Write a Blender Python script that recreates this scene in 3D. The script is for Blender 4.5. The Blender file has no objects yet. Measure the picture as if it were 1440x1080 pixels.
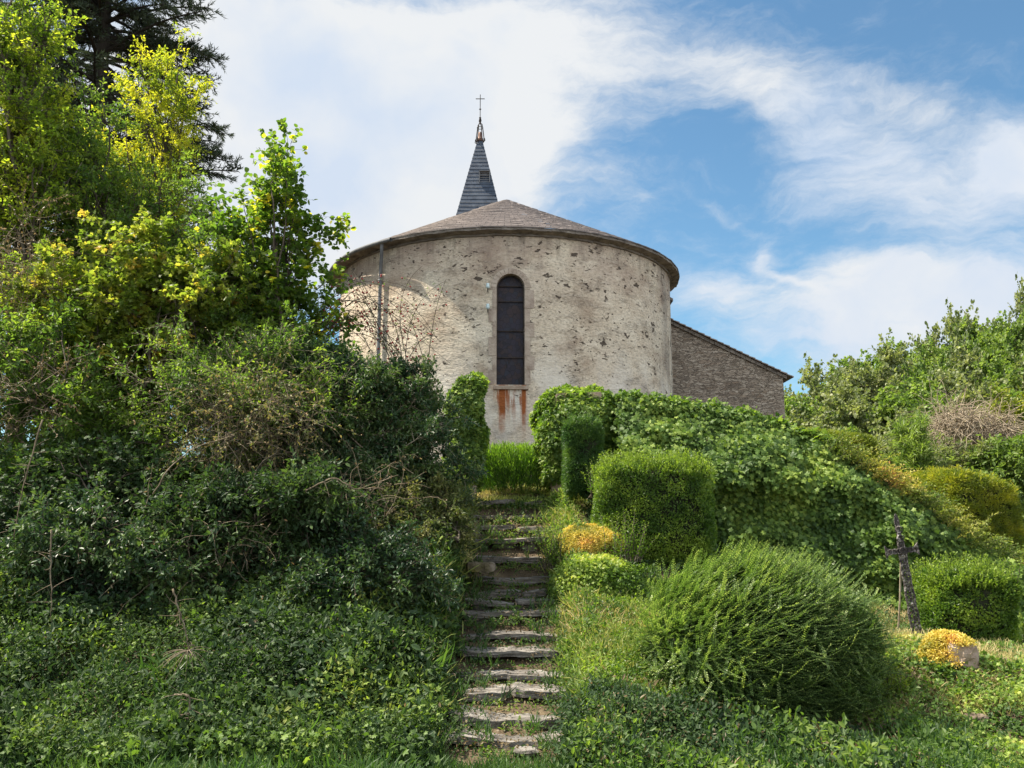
import bpy, math, random
import numpy as np

# ------------------------------------------------------------------ camera, world, sun, exposure
sc = bpy.context.scene
COL = sc.collection
R = math.radians
EYE = 1.9
PITCH = R(9.6)
FPX = 1247.0                                     # focal length in pixels of the 1440 px wide photograph

cam_d = bpy.data.cameras.new('camera')
cam_d.sensor_width = 36.0
cam_d.lens = FPX / 1440.0 * 36.0
cam_d.clip_end = 2000.0
cam_d.clip_start = 0.1
cam = bpy.data.objects.new('camera', cam_d)
cam.location = (0, 0, EYE)
cam.rotation_euler = (math.pi / 2 + PITCH, 0, 0)
COL.objects.link(cam)
sc.camera = cam
sc.render.resolution_x, sc.render.resolution_y = 1024, 768

SUN_EL, SUN_AZ = R(57), R(97)                   # azimuth measured from the camera side towards the left
sdir = np.array([-math.sin(SUN_AZ) * math.cos(SUN_EL), -math.cos(SUN_AZ) * math.cos(SUN_EL), math.sin(SUN_EL)])
sun_d = bpy.data.lights.new('sun', 'SUN')
sun_d.energy = 5.0
sun_d.angle = R(0.53)
sun_d.color = (1.0, 0.90, 0.76)
sun = bpy.data.objects.new('sun', sun_d)
from mathutils import Vector
sun.rotation_euler = Vector(sdir).to_track_quat('Z', 'Y').to_euler()
sun.location = (-30, 10, 40)
COL.objects.link(sun)

sc.view_settings.view_transform = 'Standard'
sc.view_settings.look = 'None'
sc.view_settings.gamma = 1.0
sc.view_settings.exposure = 1.25
sc.cycles.max_bounces = 6
sc.cycles.diffuse_bounces = 4
sc.cycles.glossy_bounces = 2
sc.cycles.transmission_bounces = 4
sc.cycles.transparent_max_bounces = 4
sc.cycles.caustics_reflective = False
sc.cycles.caustics_refractive = False


def at(px, py, Y):
    """world point on the sight line of photograph pixel (px, py) at forward distance Y"""
    dx, dv = (px - 720) / FPX, (540 - py) / FPX
    f = math.cos(PITCH) - dv * math.sin(PITCH)
    u = math.sin(PITCH) + dv * math.cos(PITCH)
    return np.array([dx / f * Y, Y, EYE + u / f * Y])


def ddir(px, py):
    v = at(px, py, 1.0) - np.array([0, 0, EYE])
    return v / np.linalg.norm(v)


world = bpy.data.worlds.new('World')
sc.world = world
world.use_nodes = True


def build_world():
    nt = world.node_tree
    N, L = nt.nodes, nt.links
    N.clear()
    out = N.new('ShaderNodeOutputWorld')
    tc = N.new('ShaderNodeTexCoord')
    sky = N.new('ShaderNodeTexSky')
    sky.sky_type = 'NISHITA'
    sky.sun_disc = False
    sky.sun_elevation = SUN_EL
    # rotation: 0 = sun towards +Y, growing clockwise seen from above
    sky.sun_rotation = math.atan2(sdir[0], sdir[1])
    sky.air_density = 1.0
    sky.dust_density = 0.6
    sky.ozone_density = 2.0

    def val(x):
        return x

    def m(op, a, b=None, c=None, clamp=False):
        n = N.new('ShaderNodeMath')
        n.operation = op
        n.use_clamp = clamp
        for i, x in enumerate((a, b, c)):
            if x is None:
                continue
            if isinstance(x, (int, float)):
                n.inputs[i].default_value = x
            else:
                L.new(x, n.inputs[i])
        return n.outputs[0]

    def dot(a, v):
        n = N.new('ShaderNodeVectorMath')
        n.operation = 'DOT_PRODUCT'
        L.new(a, n.inputs[0])
        n.inputs[1].default_value = tuple(float(q) for q in v)
        return n.outputs['Value']

    # wisps warp the direction before the clouds are read
    nz = N.new('ShaderNodeTexNoise')
    nz.inputs['Scale'].default_value = 6.0
    nz.inputs['Detail'].default_value = 7.0
    nz.inputs['Roughness'].default_value = 0.55
    L.new(tc.outputs['Generated'], nz.inputs['Vector'])
    sub = N.new('ShaderNodeVectorMath'); sub.operation = 'SUBTRACT'
    L.new(nz.outputs['Color'], sub.inputs[0]); sub.inputs[1].default_value = (.5, .5, .5)
    scl = N.new('ShaderNodeVectorMath'); scl.operation = 'SCALE'
    L.new(sub.outputs[0], scl.inputs[0]); scl.inputs['Scale'].default_value = 0.11
    add = N.new('ShaderNodeVectorMath'); add.operation = 'ADD'
    L.new(tc.outputs['Generated'], add.inputs[0]); L.new(scl.outputs[0], add.inputs[1])
    d = add.outputs[0]

    blobs = [  # px, py, rx, ry, rotation (deg, clockwise), weight
        (540, 150, 260, 120, 0, 1.35), (330, 230, 260, 170, 0, 1.2), (540, 300, 160, 90, 0, 1.1),
        (420, 75, 200, 70, 0, .6), (250, -20, 90, 40, 0, .2), (690, 40, 170, 60, 0, .85), (850, 75, 100, 40, 20, .45),
        (730, 250, 60, 70, 0, .6), (780, 180, 60, 40, 0, .25),
        (1000, 95, 170, 40, 27, .46), (1160, 190, 230, 62, 31, .50), (1220, 120, 160, 40, 22, .28), (1330, 200, 180, 90, 10, .42), (1280, 290, 140, 40, 10, .3),
        (1432, 225, 60, 50, 0, 1.2), (1215, 385, 100, 26, 0, .75), (1330, 440, 230, 55, -4, 1.25), (1180, 500, 90, 60, 0, .5),
        (1000, 415, 75, 40, 0, .72), (1078, 352, 26, 20, -30, .6), (1110, 395, 60, 9, 30, .4), (1010, 290, 60, 8, 22, .3),
        (850, 270, 80, 30, 10, .2), (-300, 300, 500, 300, 0, .9), (1900, 500, 300, 160, 0, .8), (720, 900, 2500, 330, 0, .25),
    ]
    total = m('MULTIPLY', m('MAXIMUM', dot(d, (.3, -.92, .25)), 0.0), 1.6)  # unseen cloud cover added behind the camera to lift the shade
    for px, py, rx, ry, rot, w in blobs:
        c = ddir(px, py)
        e = 2.0
        a = (ddir(px + e, py) - ddir(px - e, py)); a /= np.linalg.norm(a)
        b = np.cross(a, c); b /= np.linalg.norm(b)
        rr = R(-rot)
        a2, b2 = a * math.cos(rr) + b * math.sin(rr), -a * math.sin(rr) + b * math.cos(rr)
        k = FPX / (1 + ((px - 720) ** 2 + (py - 540) ** 2) / FPX ** 2) ** -.5
        a2, b2 = a2 * k / rx * .98, b2 * k / ry * .98
        dc = m('MAXIMUM', dot(d, c), 0.05)
        u = m('DIVIDE', dot(d, a2), dc)
        v = m('DIVIDE', dot(d, b2), dc)
        s = m('ADD', m('MULTIPLY', u, u), m('MULTIPLY', v, v))
        g = m('MULTIPLY', m('POWER', 2.718, m('MULTIPLY', s, -1.0)), w)
        total = g if total is None else m('ADD', total, g)

    # streaky fibres inside the clouds, stretched along the wind
    mp = N.new('ShaderNodeMapping')
    mp.inputs['Rotation'].default_value = (0, R(-28), R(10))
    mp.inputs['Scale'].default_value = (3.0, 3.0, 9.0)
    L.new(d, mp.inputs['Vector'])
    n2 = N.new('ShaderNodeTexNoise')
    n2.inputs['Scale'].default_value = 1.6
    n2.inputs['Detail'].default_value = 9.0
    n2.inputs['Roughness'].default_value = 0.6
    L.new(mp.outputs[0], n2.inputs['Vector'])
    f = m('SUBTRACT', n2.outputs['Fac'], 0.5)
    n3 = N.new('ShaderNodeTexNoise')
    n3.inputs['Scale'].default_value = 9.0
    n3.inputs['Detail'].default_value = 10.0
    n3.inputs['Roughness'].default_value = .62
    L.new(mp.outputs[0], n3.inputs['Vector'])
    f3 = m('SUBTRACT', n3.outputs['Fac'], 0.5)
    dens = m('ADD', m('ADD', total, m('MULTIPLY', f, 1.35)), m('MULTIPLY', f3, .8))
    mr = N.new('ShaderNodeMapRange')
    mr.interpolation_type = 'SMOOTHSTEP'
    mr.inputs['From Min'].default_value = 0.0
    mr.inputs['From Max'].default_value = 1.15
    L.new(dens, mr.inputs['Value'])
    # cloud tone: thick parts greyer, thin parts whiter
    n4 = N.new('ShaderNodeTexNoise')
    n4.inputs['Scale'].default_value = 5.0
    n4.inputs['Detail'].default_value = 5.0
    L.new(d, n4.inputs['Vector'])
    cr = N.new('ShaderNodeValToRGB')
    cr.color_ramp.elements[0].position = .36
    cr.color_ramp.elements[0].color = (.28, .32, .38, 1)
    cr.color_ramp.elements[1].position = .56
    cr.color_ramp.elements[1].color = (.36, .37, .38, 1)
    L.new(n4.outputs['Fac'], cr.inputs['Fac'])
    bs = N.new('ShaderNodeBackground')
    hue = N.new('ShaderNodeMixRGB'); hue.blend_type = 'MULTIPLY'; hue.inputs['Fac'].default_value = 1
    L.new(sky.outputs[0], hue.inputs['Color1'])
    hue.inputs['Color2'].default_value = (0.68, 0.90, .90, 1)
    L.new(hue.outputs[0], bs.inputs['Color'])
    bs.inputs['Strength'].default_value = 0.08
    bc = N.new('ShaderNodeBackground')
    L.new(cr.outputs[0], bc.inputs['Color'])
    # unseen clouds behind the camera are boosted, an added fill for shaded fronts
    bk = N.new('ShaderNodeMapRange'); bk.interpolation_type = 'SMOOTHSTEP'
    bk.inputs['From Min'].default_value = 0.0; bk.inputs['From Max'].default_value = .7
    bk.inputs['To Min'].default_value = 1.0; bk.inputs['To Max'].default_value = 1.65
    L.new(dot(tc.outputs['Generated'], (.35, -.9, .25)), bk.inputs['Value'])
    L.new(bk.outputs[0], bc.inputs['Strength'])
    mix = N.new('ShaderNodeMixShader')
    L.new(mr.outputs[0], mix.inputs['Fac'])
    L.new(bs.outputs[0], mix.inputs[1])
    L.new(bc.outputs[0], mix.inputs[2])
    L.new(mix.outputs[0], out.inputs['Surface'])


build_world()

# ------------------------------------------------------------------ helpers
rng = np.random.default_rng(7)


def unit(v):
    return v / np.maximum(np.linalg.norm(v, axis=-1, keepdims=True), 1e-9)


def rdir(n, r=None):
    return unit((r or rng).normal(size=(n, 3)))


def h3(ix, iy, iz, seed=0):
    n = (ix.astype(np.int64) * 374761393 + iy.astype(np.int64) * 668265263 + iz.astype(np.int64) * 2147483647 + seed * 974634777) & 0xffffffff
    n = ((n ^ (n >> 13)) * 1274126177) & 0xffffffff
    n = n ^ (n >> 16)
    return (n & 0xffffff) / float(0xffffff)


def vnoise(p, freq=1.0, seed=0, octaves=1):
    """value noise 0..1 of points (N,3)"""
    out, amp, tot = 0.0, 1.0, 0.0
    for o in range(octaves):
        q = p * freq
        i = np.floor(q).astype(np.int64)
        f = q - i
        f = f * f * (3 - 2 * f)
        acc = 0.0
        for dx in (0, 1):
            for dy in (0, 1):
                for dz in (0, 1):
                    w = (f[:, 0] if dx else 1 - f[:, 0]) * (f[:, 1] if dy else 1 - f[:, 1]) * (f[:, 2] if dz else 1 - f[:, 2])
                    acc = acc + w * h3(i[:, 0] + dx, i[:, 1] + dy, i[:, 2] + dz, seed + o)
        out = out + acc * amp
        tot += amp
        amp *= .5
        freq *= 2.03
    return out / tot


class Geo:
    """collects vertices and polygons in arrays and becomes ONE mesh object"""

    def __init__(self):
        self.v, self.f, self.a, self.uv = [], [], [], []
        self.n = 0

    def add(self, verts, faces, rnd=None):
        verts = np.asarray(verts, float).reshape(-1, 3)
        self.v.append(verts)
        faces = faces if isinstance(faces, list) else [faces]
        for f in faces:
            self.f.append(np.asarray(f, np.int64) + self.n)
        self.a.append(np.zeros(len(verts)) + (0.5 if rnd is None else rnd))
        self.n += len(verts)

    def box(self, c, s, rz=0.0, rnd=None):
        x, y, z = [q / 2 for q in s]
        v = np.array([[-x, -y, -z], [x, -y, -z], [x, y, -z], [-x, y, -z], [-x, -y, z], [x, -y, z], [x, y, z], [-x, y, z]])
        if rz:
            cs, sn = math.cos(rz), math.sin(rz)
            v = v @ np.array([[cs, sn, 0], [-sn, cs, 0], [0, 0, 1]])
        self.add(v + np.asarray(c), np.array([[0, 3, 2, 1], [4, 5, 6, 7], [0, 1, 5, 4], [1, 2, 6, 5], [2, 3, 7, 6], [3, 0, 4, 7]]), rnd)

    def prism(self, poly, axis_vec):
        """extrude polygon (k,3) along a vector"""
        p = np.asarray(poly, float)
        k = len(p)
        v = np.vstack([p, p + np.asarray(axis_vec)])
        side = np.array([[i, (i + 1) % k, (i + 1) % k + k, i + k] for i in range(k)])
        self.add(v, [side, np.array([list(range(k))[::-1]]), np.array([list(range(k, 2 * k))])])

    def grid(self, P, rnd=None, uv=None):
        """P (a,b,3) sheet"""
        a, b = P.shape[:2]
        idx = np.arange(a * b).reshape(a, b)
        f = np.stack([idx[:-1, :-1], idx[1:, :-1], idx[1:, 1:], idx[:-1, 1:]], -1).reshape(-1, 4)
        self.add(P.reshape(-1, 3), f, rnd)

    def tubes(self, P, rad, k=5, rnd=None, cap=False):
        """P (N,M,3) polylines, rad (N,M)"""
        P = np.asarray(P, float)
        N, M = P.shape[:2]
        rad = np.broadcast_to(np.asarray(rad, float), (N, M))
        T = np.empty_like(P)
        T[:, 1:-1] = P[:, 2:] - P[:, :-2]
        T[:, 0] = P[:, 1] - P[:, 0]
        T[:, -1] = P[:, -1] - P[:, -2]
        T = unit(T)
        mean = unit(P[:, -1] - P[:, 0] + 1e-6)
        ref = np.where(np.abs(mean[:, 2:3]) > .8, np.array([[1.0, 0, 0]]), np.array([[0, 0, 1.0]]))
        A = unit(np.cross(T, np.broadcast_to(ref[:, None], T.shape)))
        B = np.cross(T, A)
        ang = np.arange(k) / k * 2 * math.pi
        V = P[:, :, None] + rad[:, :, None, None] * (A[:, :, None] * np.cos(ang)[None, None, :, None] + B[:, :, None] * np.sin(ang)[None, None, :, None])
        idx = np.arange(N * M * k).reshape(N, M, k)
        j = (np.arange(k) + 1) % k
        f = np.stack([idx[:, :-1, :], idx[:, :-1, j], idx[:, 1:, j], idx[:, 1:, :]], -1).reshape(-1, 4)
        r = None if rnd is None else np.repeat(np.asarray(rnd), M * k)
        fs = [f]
        if cap:
            fs.append(idx[:, 0, ::-1].reshape(-1, k))
            fs.append(idx[:, -1, :].reshape(-1, k))
        self.add(V.reshape(-1, 3), fs, r)

    def leaves(self, tmpl, pos, dirv, nrm, size, rnd):
        tv, tf = tmpl
        y = unit(dirv)
        x = unit(np.cross(y, nrm) + 1e-7)
        z = np.cross(x, y)
        n, m = len(pos), len(tv)
        size = np.broadcast_to(np.asarray(size, float), (n,))
        V = pos[:, None] + size[:, None, None] * (tv[None, :, 0:1] * x[:, None] + tv[None, :, 1:2] * y[:, None] + tv[None, :, 2:3] * z[:, None])
        base = (np.arange(n) * m)[:, None, None]
        fs = [(base + np.asarray(f)[None]).reshape(-1, np.asarray(f).shape[1]) for f in tf]
        self.add(V.reshape(-1, 3), fs, np.repeat(np.broadcast_to(rnd, (n,)), m))

    def build(self, name, mat, parent=None, smooth=False, uvfn=None):
        me = bpy.data.meshes.new(name)
        V = np.vstack(self.v)
        loops = np.concatenate([f.ravel() for f in self.f])
        tot = np.concatenate([np.full(len(f), f.shape[1]) for f in self.f])
        start = np.concatenate([[0], np.cumsum(tot)[:-1]])
        me.vertices.add(len(V)); me.vertices.foreach_set('co', V.astype(np.float32).ravel())
        me.loops.add(len(loops)); me.loops.foreach_set('vertex_index', loops.astype(np.int32))
        me.polygons.add(len(tot)); me.polygons.foreach_set('loop_start', start.astype(np.int32))
        if smooth:
            me.polygons.foreach_set('use_smooth', np.ones(len(tot), bool))
        at_ = me.attributes.new('rnd', 'FLOAT', 'POINT')
        at_.data.foreach_set('value', np.concatenate(self.a).astype(np.float32))
        if uvfn is not None:
            uv = uvfn(V)[loops]
            l = me.uv_layers.new(name='UVMap')
            l.data.foreach_set('uv', uv.astype(np.float32).ravel())
        me.update(calc_edges=True)
        me.validate()
        if not smooth and hasattr(me, 'shade_flat'):
            me.shade_flat()
        me.materials.append(mat)
        o = bpy.data.objects.new(name, me)
        COL.objects.link(o)
        if parent is not None:
            o.parent = parent
            o.matrix_parent_inverse.identity()
            o.location = -Vector(parent['_base']) if '_base' in parent else (0, 0, 0)
        return o


def thing(name, label, cat, base=(0, 0, 0), group=None):
    o = bpy.data.objects.new(name, None)
    COL.objects.link(o)
    o.location = tuple(float(q) for q in base)
    o.empty_display_size = .2
    o['label'] = label
    o['category'] = cat
    o['_base'] = [float(q) for q in base]
    if group:
        o['group'] = group
    return o


def tag(o, label=None, cat=None, group=None, kind=None):
    if label: o['label'] = label
    if cat: o['category'] = cat
    if group: o['group'] = group
    if kind: o['kind'] = kind
    return o


# leaf shapes: length along +Y, width along X, upper side +Z
def t_leaf(w=.5, fold=.12):
    v = np.array([[0, 0, 0], [w * .42, .3, fold * w], [w * .40, .66, fold * w], [0, 1, -.05], [-w * .40, .66, fold * w], [-w * .42, .3, fold * w]])
    return v, [[[0, 1, 2, 3], [0, 3, 4, 5]]]


def t_diamond(w=.5, fold=.1):
    return np.array([[0, 0, 0], [w * .5, .45, fold * w], [0, 1, 0], [-w * .5, .45, fold * w]]), [[[0, 1, 2, 3]]]


def t_ivy():
    v = np.array([[0, .05, 0], [0, .42, .02], [.42, -.02, -.05], [.32, .34, .03], [.52, .55, -.04], [.20, .64, .03], [0, 1.0, -.06],
                  [-.20, .64, .03], [-.52, .55, -.04], [-.32, .34, .03], [-.42, -.02, -.05]])
    return v, [[[0, 2, 3, 1], [1, 3, 4, 5], [1, 5, 6, 7], [1, 7, 8, 9], [0, 1, 9, 10]]]


def t_round():
    return np.array([[0, 0, 0], [.34, .16, .05], [.46, .5, .07], [.28, .86, .03], [0, 1.02, -.03], [-.28, .86, .03], [-.46, .5, .07], [-.34, .16, .05]]), [[[0, 1, 2, 3], [0, 3, 4, 5], [0, 5, 6, 7]]]


def t_blade():
    return np.array([[-.03, 0, 0], [.03, 0, 0], [.028, .4, .03], [-.028, .4, .03], [.02, .75, .0], [-.02, .75, .0], [0, 1, -.12]]), \
        [[[0, 1, 2, 3], [3, 2, 4, 5]], [[5, 4, 6]]]


LEAF, DIA, IVY, ROUND, BLADE = t_leaf(), t_diamond(), t_ivy(), t_round(), t_blade()
NARROW, NEEDLE = t_leaf(.32), t_diamond(.16, .0)


# ------------------------------------------------------------------ materials
def new_mat(name):
    m = bpy.data.materials.new(name)
    m.use_nodes = True
    nt = m.node_tree
    nt.nodes.clear()
    return m, nt.nodes, nt.links


def ramp(N, cols, pos=None):
    r = N.new('ShaderNodeValToRGB')
    e = r.color_ramp.elements
    k = len(cols)
    pos = pos or [i / (k - 1) for i in range(k)]
    while len(e) < k:
        e.new(.5)
    for i in range(k):
        e[i].position = pos[i]
        c = cols[i]
        e[i].color = (c[0], c[1], c[2], 1)
    return r


def leaf_mat(name, cols, trans=.42, rough=.5, spec=.35, pos=None, tboost=(1.15, 1.25, .55)):
    m, N, L = new_mat(name)
    a = N.new('ShaderNodeAttribute'); a.attribute_name = 'rnd'
    r = ramp(N, cols, pos)
    L.new(a.outputs['Fac'], r.inputs[0])
    p = N.new('ShaderNodeBsdfPrincipled')
    L.new(r.outputs[0], p.inputs['Base Color'])
    p.inputs['Roughness'].default_value = rough
    p.inputs['Specular IOR Level'].default_value = spec
    t = N.new('ShaderNodeBsdfTranslucent')
    mul = N.new('ShaderNodeMixRGB'); mul.blend_type = 'MULTIPLY'; mul.inputs[0].default_value = 1
    L.new(r.outputs[0], mul.inputs[1]); mul.inputs[2].default_value = (tboost[0] * 1.5, tboost[1] * 1.5, tboost[2] * 1.5, 1)
    L.new(mul.outputs[0], t.inputs['Color'])
    mx = N.new('ShaderNodeMixShader'); mx.inputs[0].default_value = trans
    L.new(p.outputs[0], mx.inputs[1]); L.new(t.outputs[0], mx.inputs[2])
    o = N.new('ShaderNodeOutputMaterial')
    L.new(mx.outputs[0], o.inputs['Surface'])
    return m


def rough_mat(name, cols, scale=3.0, detail=8, bump=.4, bscale=12, rough=.9, stretch=(1, 1, 1), pos=None, metal=0.0, spec=.2):
    m, N, L = new_mat(name)
    tc = N.new('ShaderNodeTexCoord')
    mp = N.new('ShaderNodeMapping'); mp.inputs['Scale'].default_value = stretch
    L.new(tc.outputs['Object'], mp.inputs[0])
    n = N.new('ShaderNodeTexNoise'); n.inputs['Scale'].default_value = scale; n.inputs['Detail'].default_value = detail
    n.inputs['Roughness'].default_value = .65
    L.new(mp.outputs[0], n.inputs['Vector'])
    r = ramp(N, cols, pos or [.3 + .4 * i / (len(cols) - 1) for i in range(len(cols))])
    L.new(n.outputs['Fac'], r.inputs[0])
    p = N.new('ShaderNodeBsdfPrincipled')
    L.new(r.outputs[0], p.inputs['Base Color'])
    p.inputs['Roughness'].default_value = rough
    p.inputs['Metallic'].default_value = metal
    p.inputs['Specular IOR Level'].default_value = spec
    n2 = N.new('ShaderNodeTexNoise'); n2.inputs['Scale'].default_value = bscale; n2.inputs['Detail'].default_value = 8
    L.new(mp.outputs[0], n2.inputs['Vector'])
    b = N.new('ShaderNodeBump'); b.inputs['Strength'].default_value = bump; b.inputs['Distance'].default_value = .04
    L.new(n2.outputs['Fac'], b.inputs['Height'])
    L.new(b.outputs[0], p.inputs['Normal'])
    o = N.new('ShaderNodeOutputMaterial')
    L.new(p.outputs[0], o.inputs['Surface'])
    return m


M = {}
M['soil'] = rough_mat('soil', [(.035, .026, .016), (.09, .065, .04), (.16, .125, .075)], 2.5, bump=.8, bscale=25)
M['bark'] = rough_mat('bark', [(.035, .028, .02), (.09, .075, .055), (.17, .145, .11)], 8, bump=.8, bscale=30, stretch=(1, 1, .25))
M['bark_dark'] = rough_mat('bark_dark', [(.02, .017, .013), (.05, .042, .032)], 8, bump=.8, bscale=30, stretch=(1, 1, .25))
M['dry_twig'] = rough_mat('dry_twig', [(.15, .115, .075), (.34, .28, .20), (.45, .39, .30)], 6, bump=.3)
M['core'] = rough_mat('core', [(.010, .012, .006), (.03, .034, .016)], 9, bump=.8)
M['slab'] = rough_mat('slab', [(.05, .046, .04), (.17, .155, .135), (.34, .32, .285)], 7, bump=1, bscale=22, stretch=(.5, 1, 6))
M['riser'] = rough_mat('riser', [(.05, .04, .028), (.13, .10, .07), (.24, .20, .15)], 6, bump=1, bscale=9, stretch=(1, 1, 3))
M['rock'] = rough_mat('rock', [(.18, .165, .14), (.38, .36, .32), (.58, .56, .52)], 3, bump=.8, bscale=10)
M['mossy_rock'] = rough_mat('mossy_rock', [(.17, .16, .03), (.10, .085, .05), (.24, .20, .16)], 3, bump=.8, bscale=20)
M['sandstone'] = rough_mat('sandstone', [(.20, .145, .105), (.31, .235, .175), (.42, .345, .275)], 4, bump=.7, bscale=12)

# foliage
M['yellow_leaf'] = leaf_mat('yellow_leaf', [(.07, .12, .02), (.22, .27, .03), (.44, .42, .04), (.58, .48, .05)], trans=.5, pos=[0, .3, .7, 1])
M['lime_leaf'] = leaf_mat('lime_leaf', [(.07, .12, .02), (.20, .27, .035), (.42, .43, .05)], trans=.55)
M['maple_leaf'] = leaf_mat('maple_leaf', [(.07, .12, .02), (.18, .23, .04), (.36, .36, .07), (.46, .32, .08)], trans=.5, pos=[0, .5, .88, 1])
M['hazel_leaf'] = leaf_mat('hazel_leaf', [(.05, .10, .02), (.10, .17, .03), (.22, .28, .04), (.60, .50, .05)], trans=.55, pos=[0, .5, .88, 1])
M['mid_leaf'] = leaf_mat('mid_leaf', [(.045, .09, .022), (.10, .17, .035), (.22, .29, .05)], trans=.48)
M['deep_leaf'] = leaf_mat('deep_leaf', [(.02, .042, .018), (.042, .08, .028), (.10, .155, .045)], trans=.3, rough=.55, spec=.25)
M['privet_leaf'] = leaf_mat('privet_leaf', [(.018, .042, .02), (.042, .085, .034), (.12, .18, .055)], trans=.25, rough=.45, spec=.35)
M['conifer_leaf'] = leaf_mat('conifer_leaf', [(.02, .034, .02), (.045, .065, .034), (.09, .11, .055)], trans=.15, rough=.6)
M['ivy_leaf'] = leaf_mat('ivy_leaf', [(.035, .075, .018), (.11, .185, .035), (.30, .38, .075), (.48, .48, .14)], trans=.34, rough=.5, spec=.25, pos=[0, .45, .88, 1])
M['ivy_bright'] = leaf_mat('ivy_bright', [(.045, .10, .02), (.12, .20, .03), (.28, .35, .07), (.48, .46, .12)], trans=.4, rough=.45, spec=.3, pos=[0, .5, .9, 1])
M['box_leaf'] = leaf_mat('box_leaf', [(.035, .075, .012), (.085, .16, .022), (.26, .34, .05)], trans=.4, rough=.4)
M['cypress_leaf'] = leaf_mat('cypress_leaf', [(.02, .06, .018), (.05, .11, .025), (.12, .20, .04)], trans=.3)
M['gold_conifer'] = leaf_mat('gold_conifer', [(.06, .10, .012), (.17, .21, .02), (.38, .36, .03)], trans=.35)
M['sprig_leaf'] = leaf_mat('sprig_leaf', [(.03, .07, .02), (.13, .21, .05), (.46, .54, .19)], trans=.4, rough=.38, spec=.5)
M['spiky_leaf'] = leaf_mat('spiky_leaf', [(.04, .11, .015), (.10, .21, .02), (.24, .36, .04)], trans=.45)
M['grass'] = leaf_mat('grass', [(.025, .06, .016), (.055, .115, .026), (.11, .18, .04), (.36, .34, .14)], trans=.4, pos=[0, .5, .88, 1])
M['dry_grass'] = leaf_mat('dry_grass', [(.08, .15, .03), (.18, .26, .05), (.33, .36, .10), (.44, .36, .17)], trans=.4, tboost=(1.1, 1, .7))
M['herb'] = leaf_mat('herb', [(.018, .036, .014), (.042, .076, .024), (.085, .13, .034), (.2, .23, .055)], trans=.3, rough=.6, spec=.2, pos=[0, .5, .9, 1])
M['sedum'] = leaf_mat('sedum', [(.12, .16, .04), (.40, .34, .06), (.70, .54, .14), (.58, .30, .12)], trans=.25, pos=[0, .35, .8, 1])
M['crest_leaf'] = leaf_mat('crest_leaf', [(.08, .14, .03), (.22, .26, .05), (.46, .40, .10), (.50, .27, .10)], trans=.35, pos=[0, .45, .85, 1])
M['brown_leaf'] = leaf_mat('brown_leaf', [(.07, .05, .028), (.16, .12, .06), (.28, .22, .13), (.12, .15, .04)], trans=.3, pos=[0, .5, .85, 1], tboost=(1, .9, .7))
M['bramble_leaf'] = leaf_mat('bramble_leaf', [(.04, .065, .025), (.11, .14, .04), (.24, .22, .08), (.34, .22, .12)], trans=.3)
M['hill_leaf'] = leaf_mat('hill_leaf', [(.07, .12, .025), (.13, .20, .045), (.23, .30, .07)], trans=.38)
M['hill_leaf_grey'] = leaf_mat('hill_leaf_grey', [(.09, .12, .045), (.16, .19, .08), (.27, .29, .13)], trans=.35)
M['dead_stem'] = rough_mat('dead_stem', [(.06, .045, .03), (.17, .135, .09), (.30, .25, .18)], 6, bump=.3)
M['sprig_stem'] = rough_mat('sprig_stem', [(.03, .05, .02), (.06, .10, .035)], 6, bump=.2)
M['straw'] = leaf_mat('straw', [(.16, .20, .05), (.40, .36, .14), (.60, .50, .26), (.5, .36, .2)], trans=.35, tboost=(1.1, 1, .8))
M['berry'] = rough_mat('berry', [(.22, .02, .015), (.35, .03, .02)], 5, bump=0, rough=.35, spec=.5)
M['iron'] = rough_mat('iron', [(.03, .028, .03), (.07, .06, .055), (.30, .27, .24), (.55, .52, .48)], 22, bump=.8, bscale=40, rough=.75, pos=[.3, .5, .6, .72])
M['zinc'] = rough_mat('zinc', [(.11, .115, .12), (.21, .215, .22)], 3, bump=.1, rough=.85)
M['dark_iron'] = rough_mat('dark_iron', [(.02, .018, .017), (.06, .045, .035)], 8, bump=.3, rough=.6)
M['bronze'] = rough_mat('bronze', [(.09, .055, .045), (.20, .12, .09)], 4, bump=.2, rough=.5, metal=.4)
M['glass_insulator'] = rough_mat('glass_insulator', [(.45, .60, .62), (.6, .72, .74)], 4, bump=0, rough=.15, spec=.6)


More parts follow.
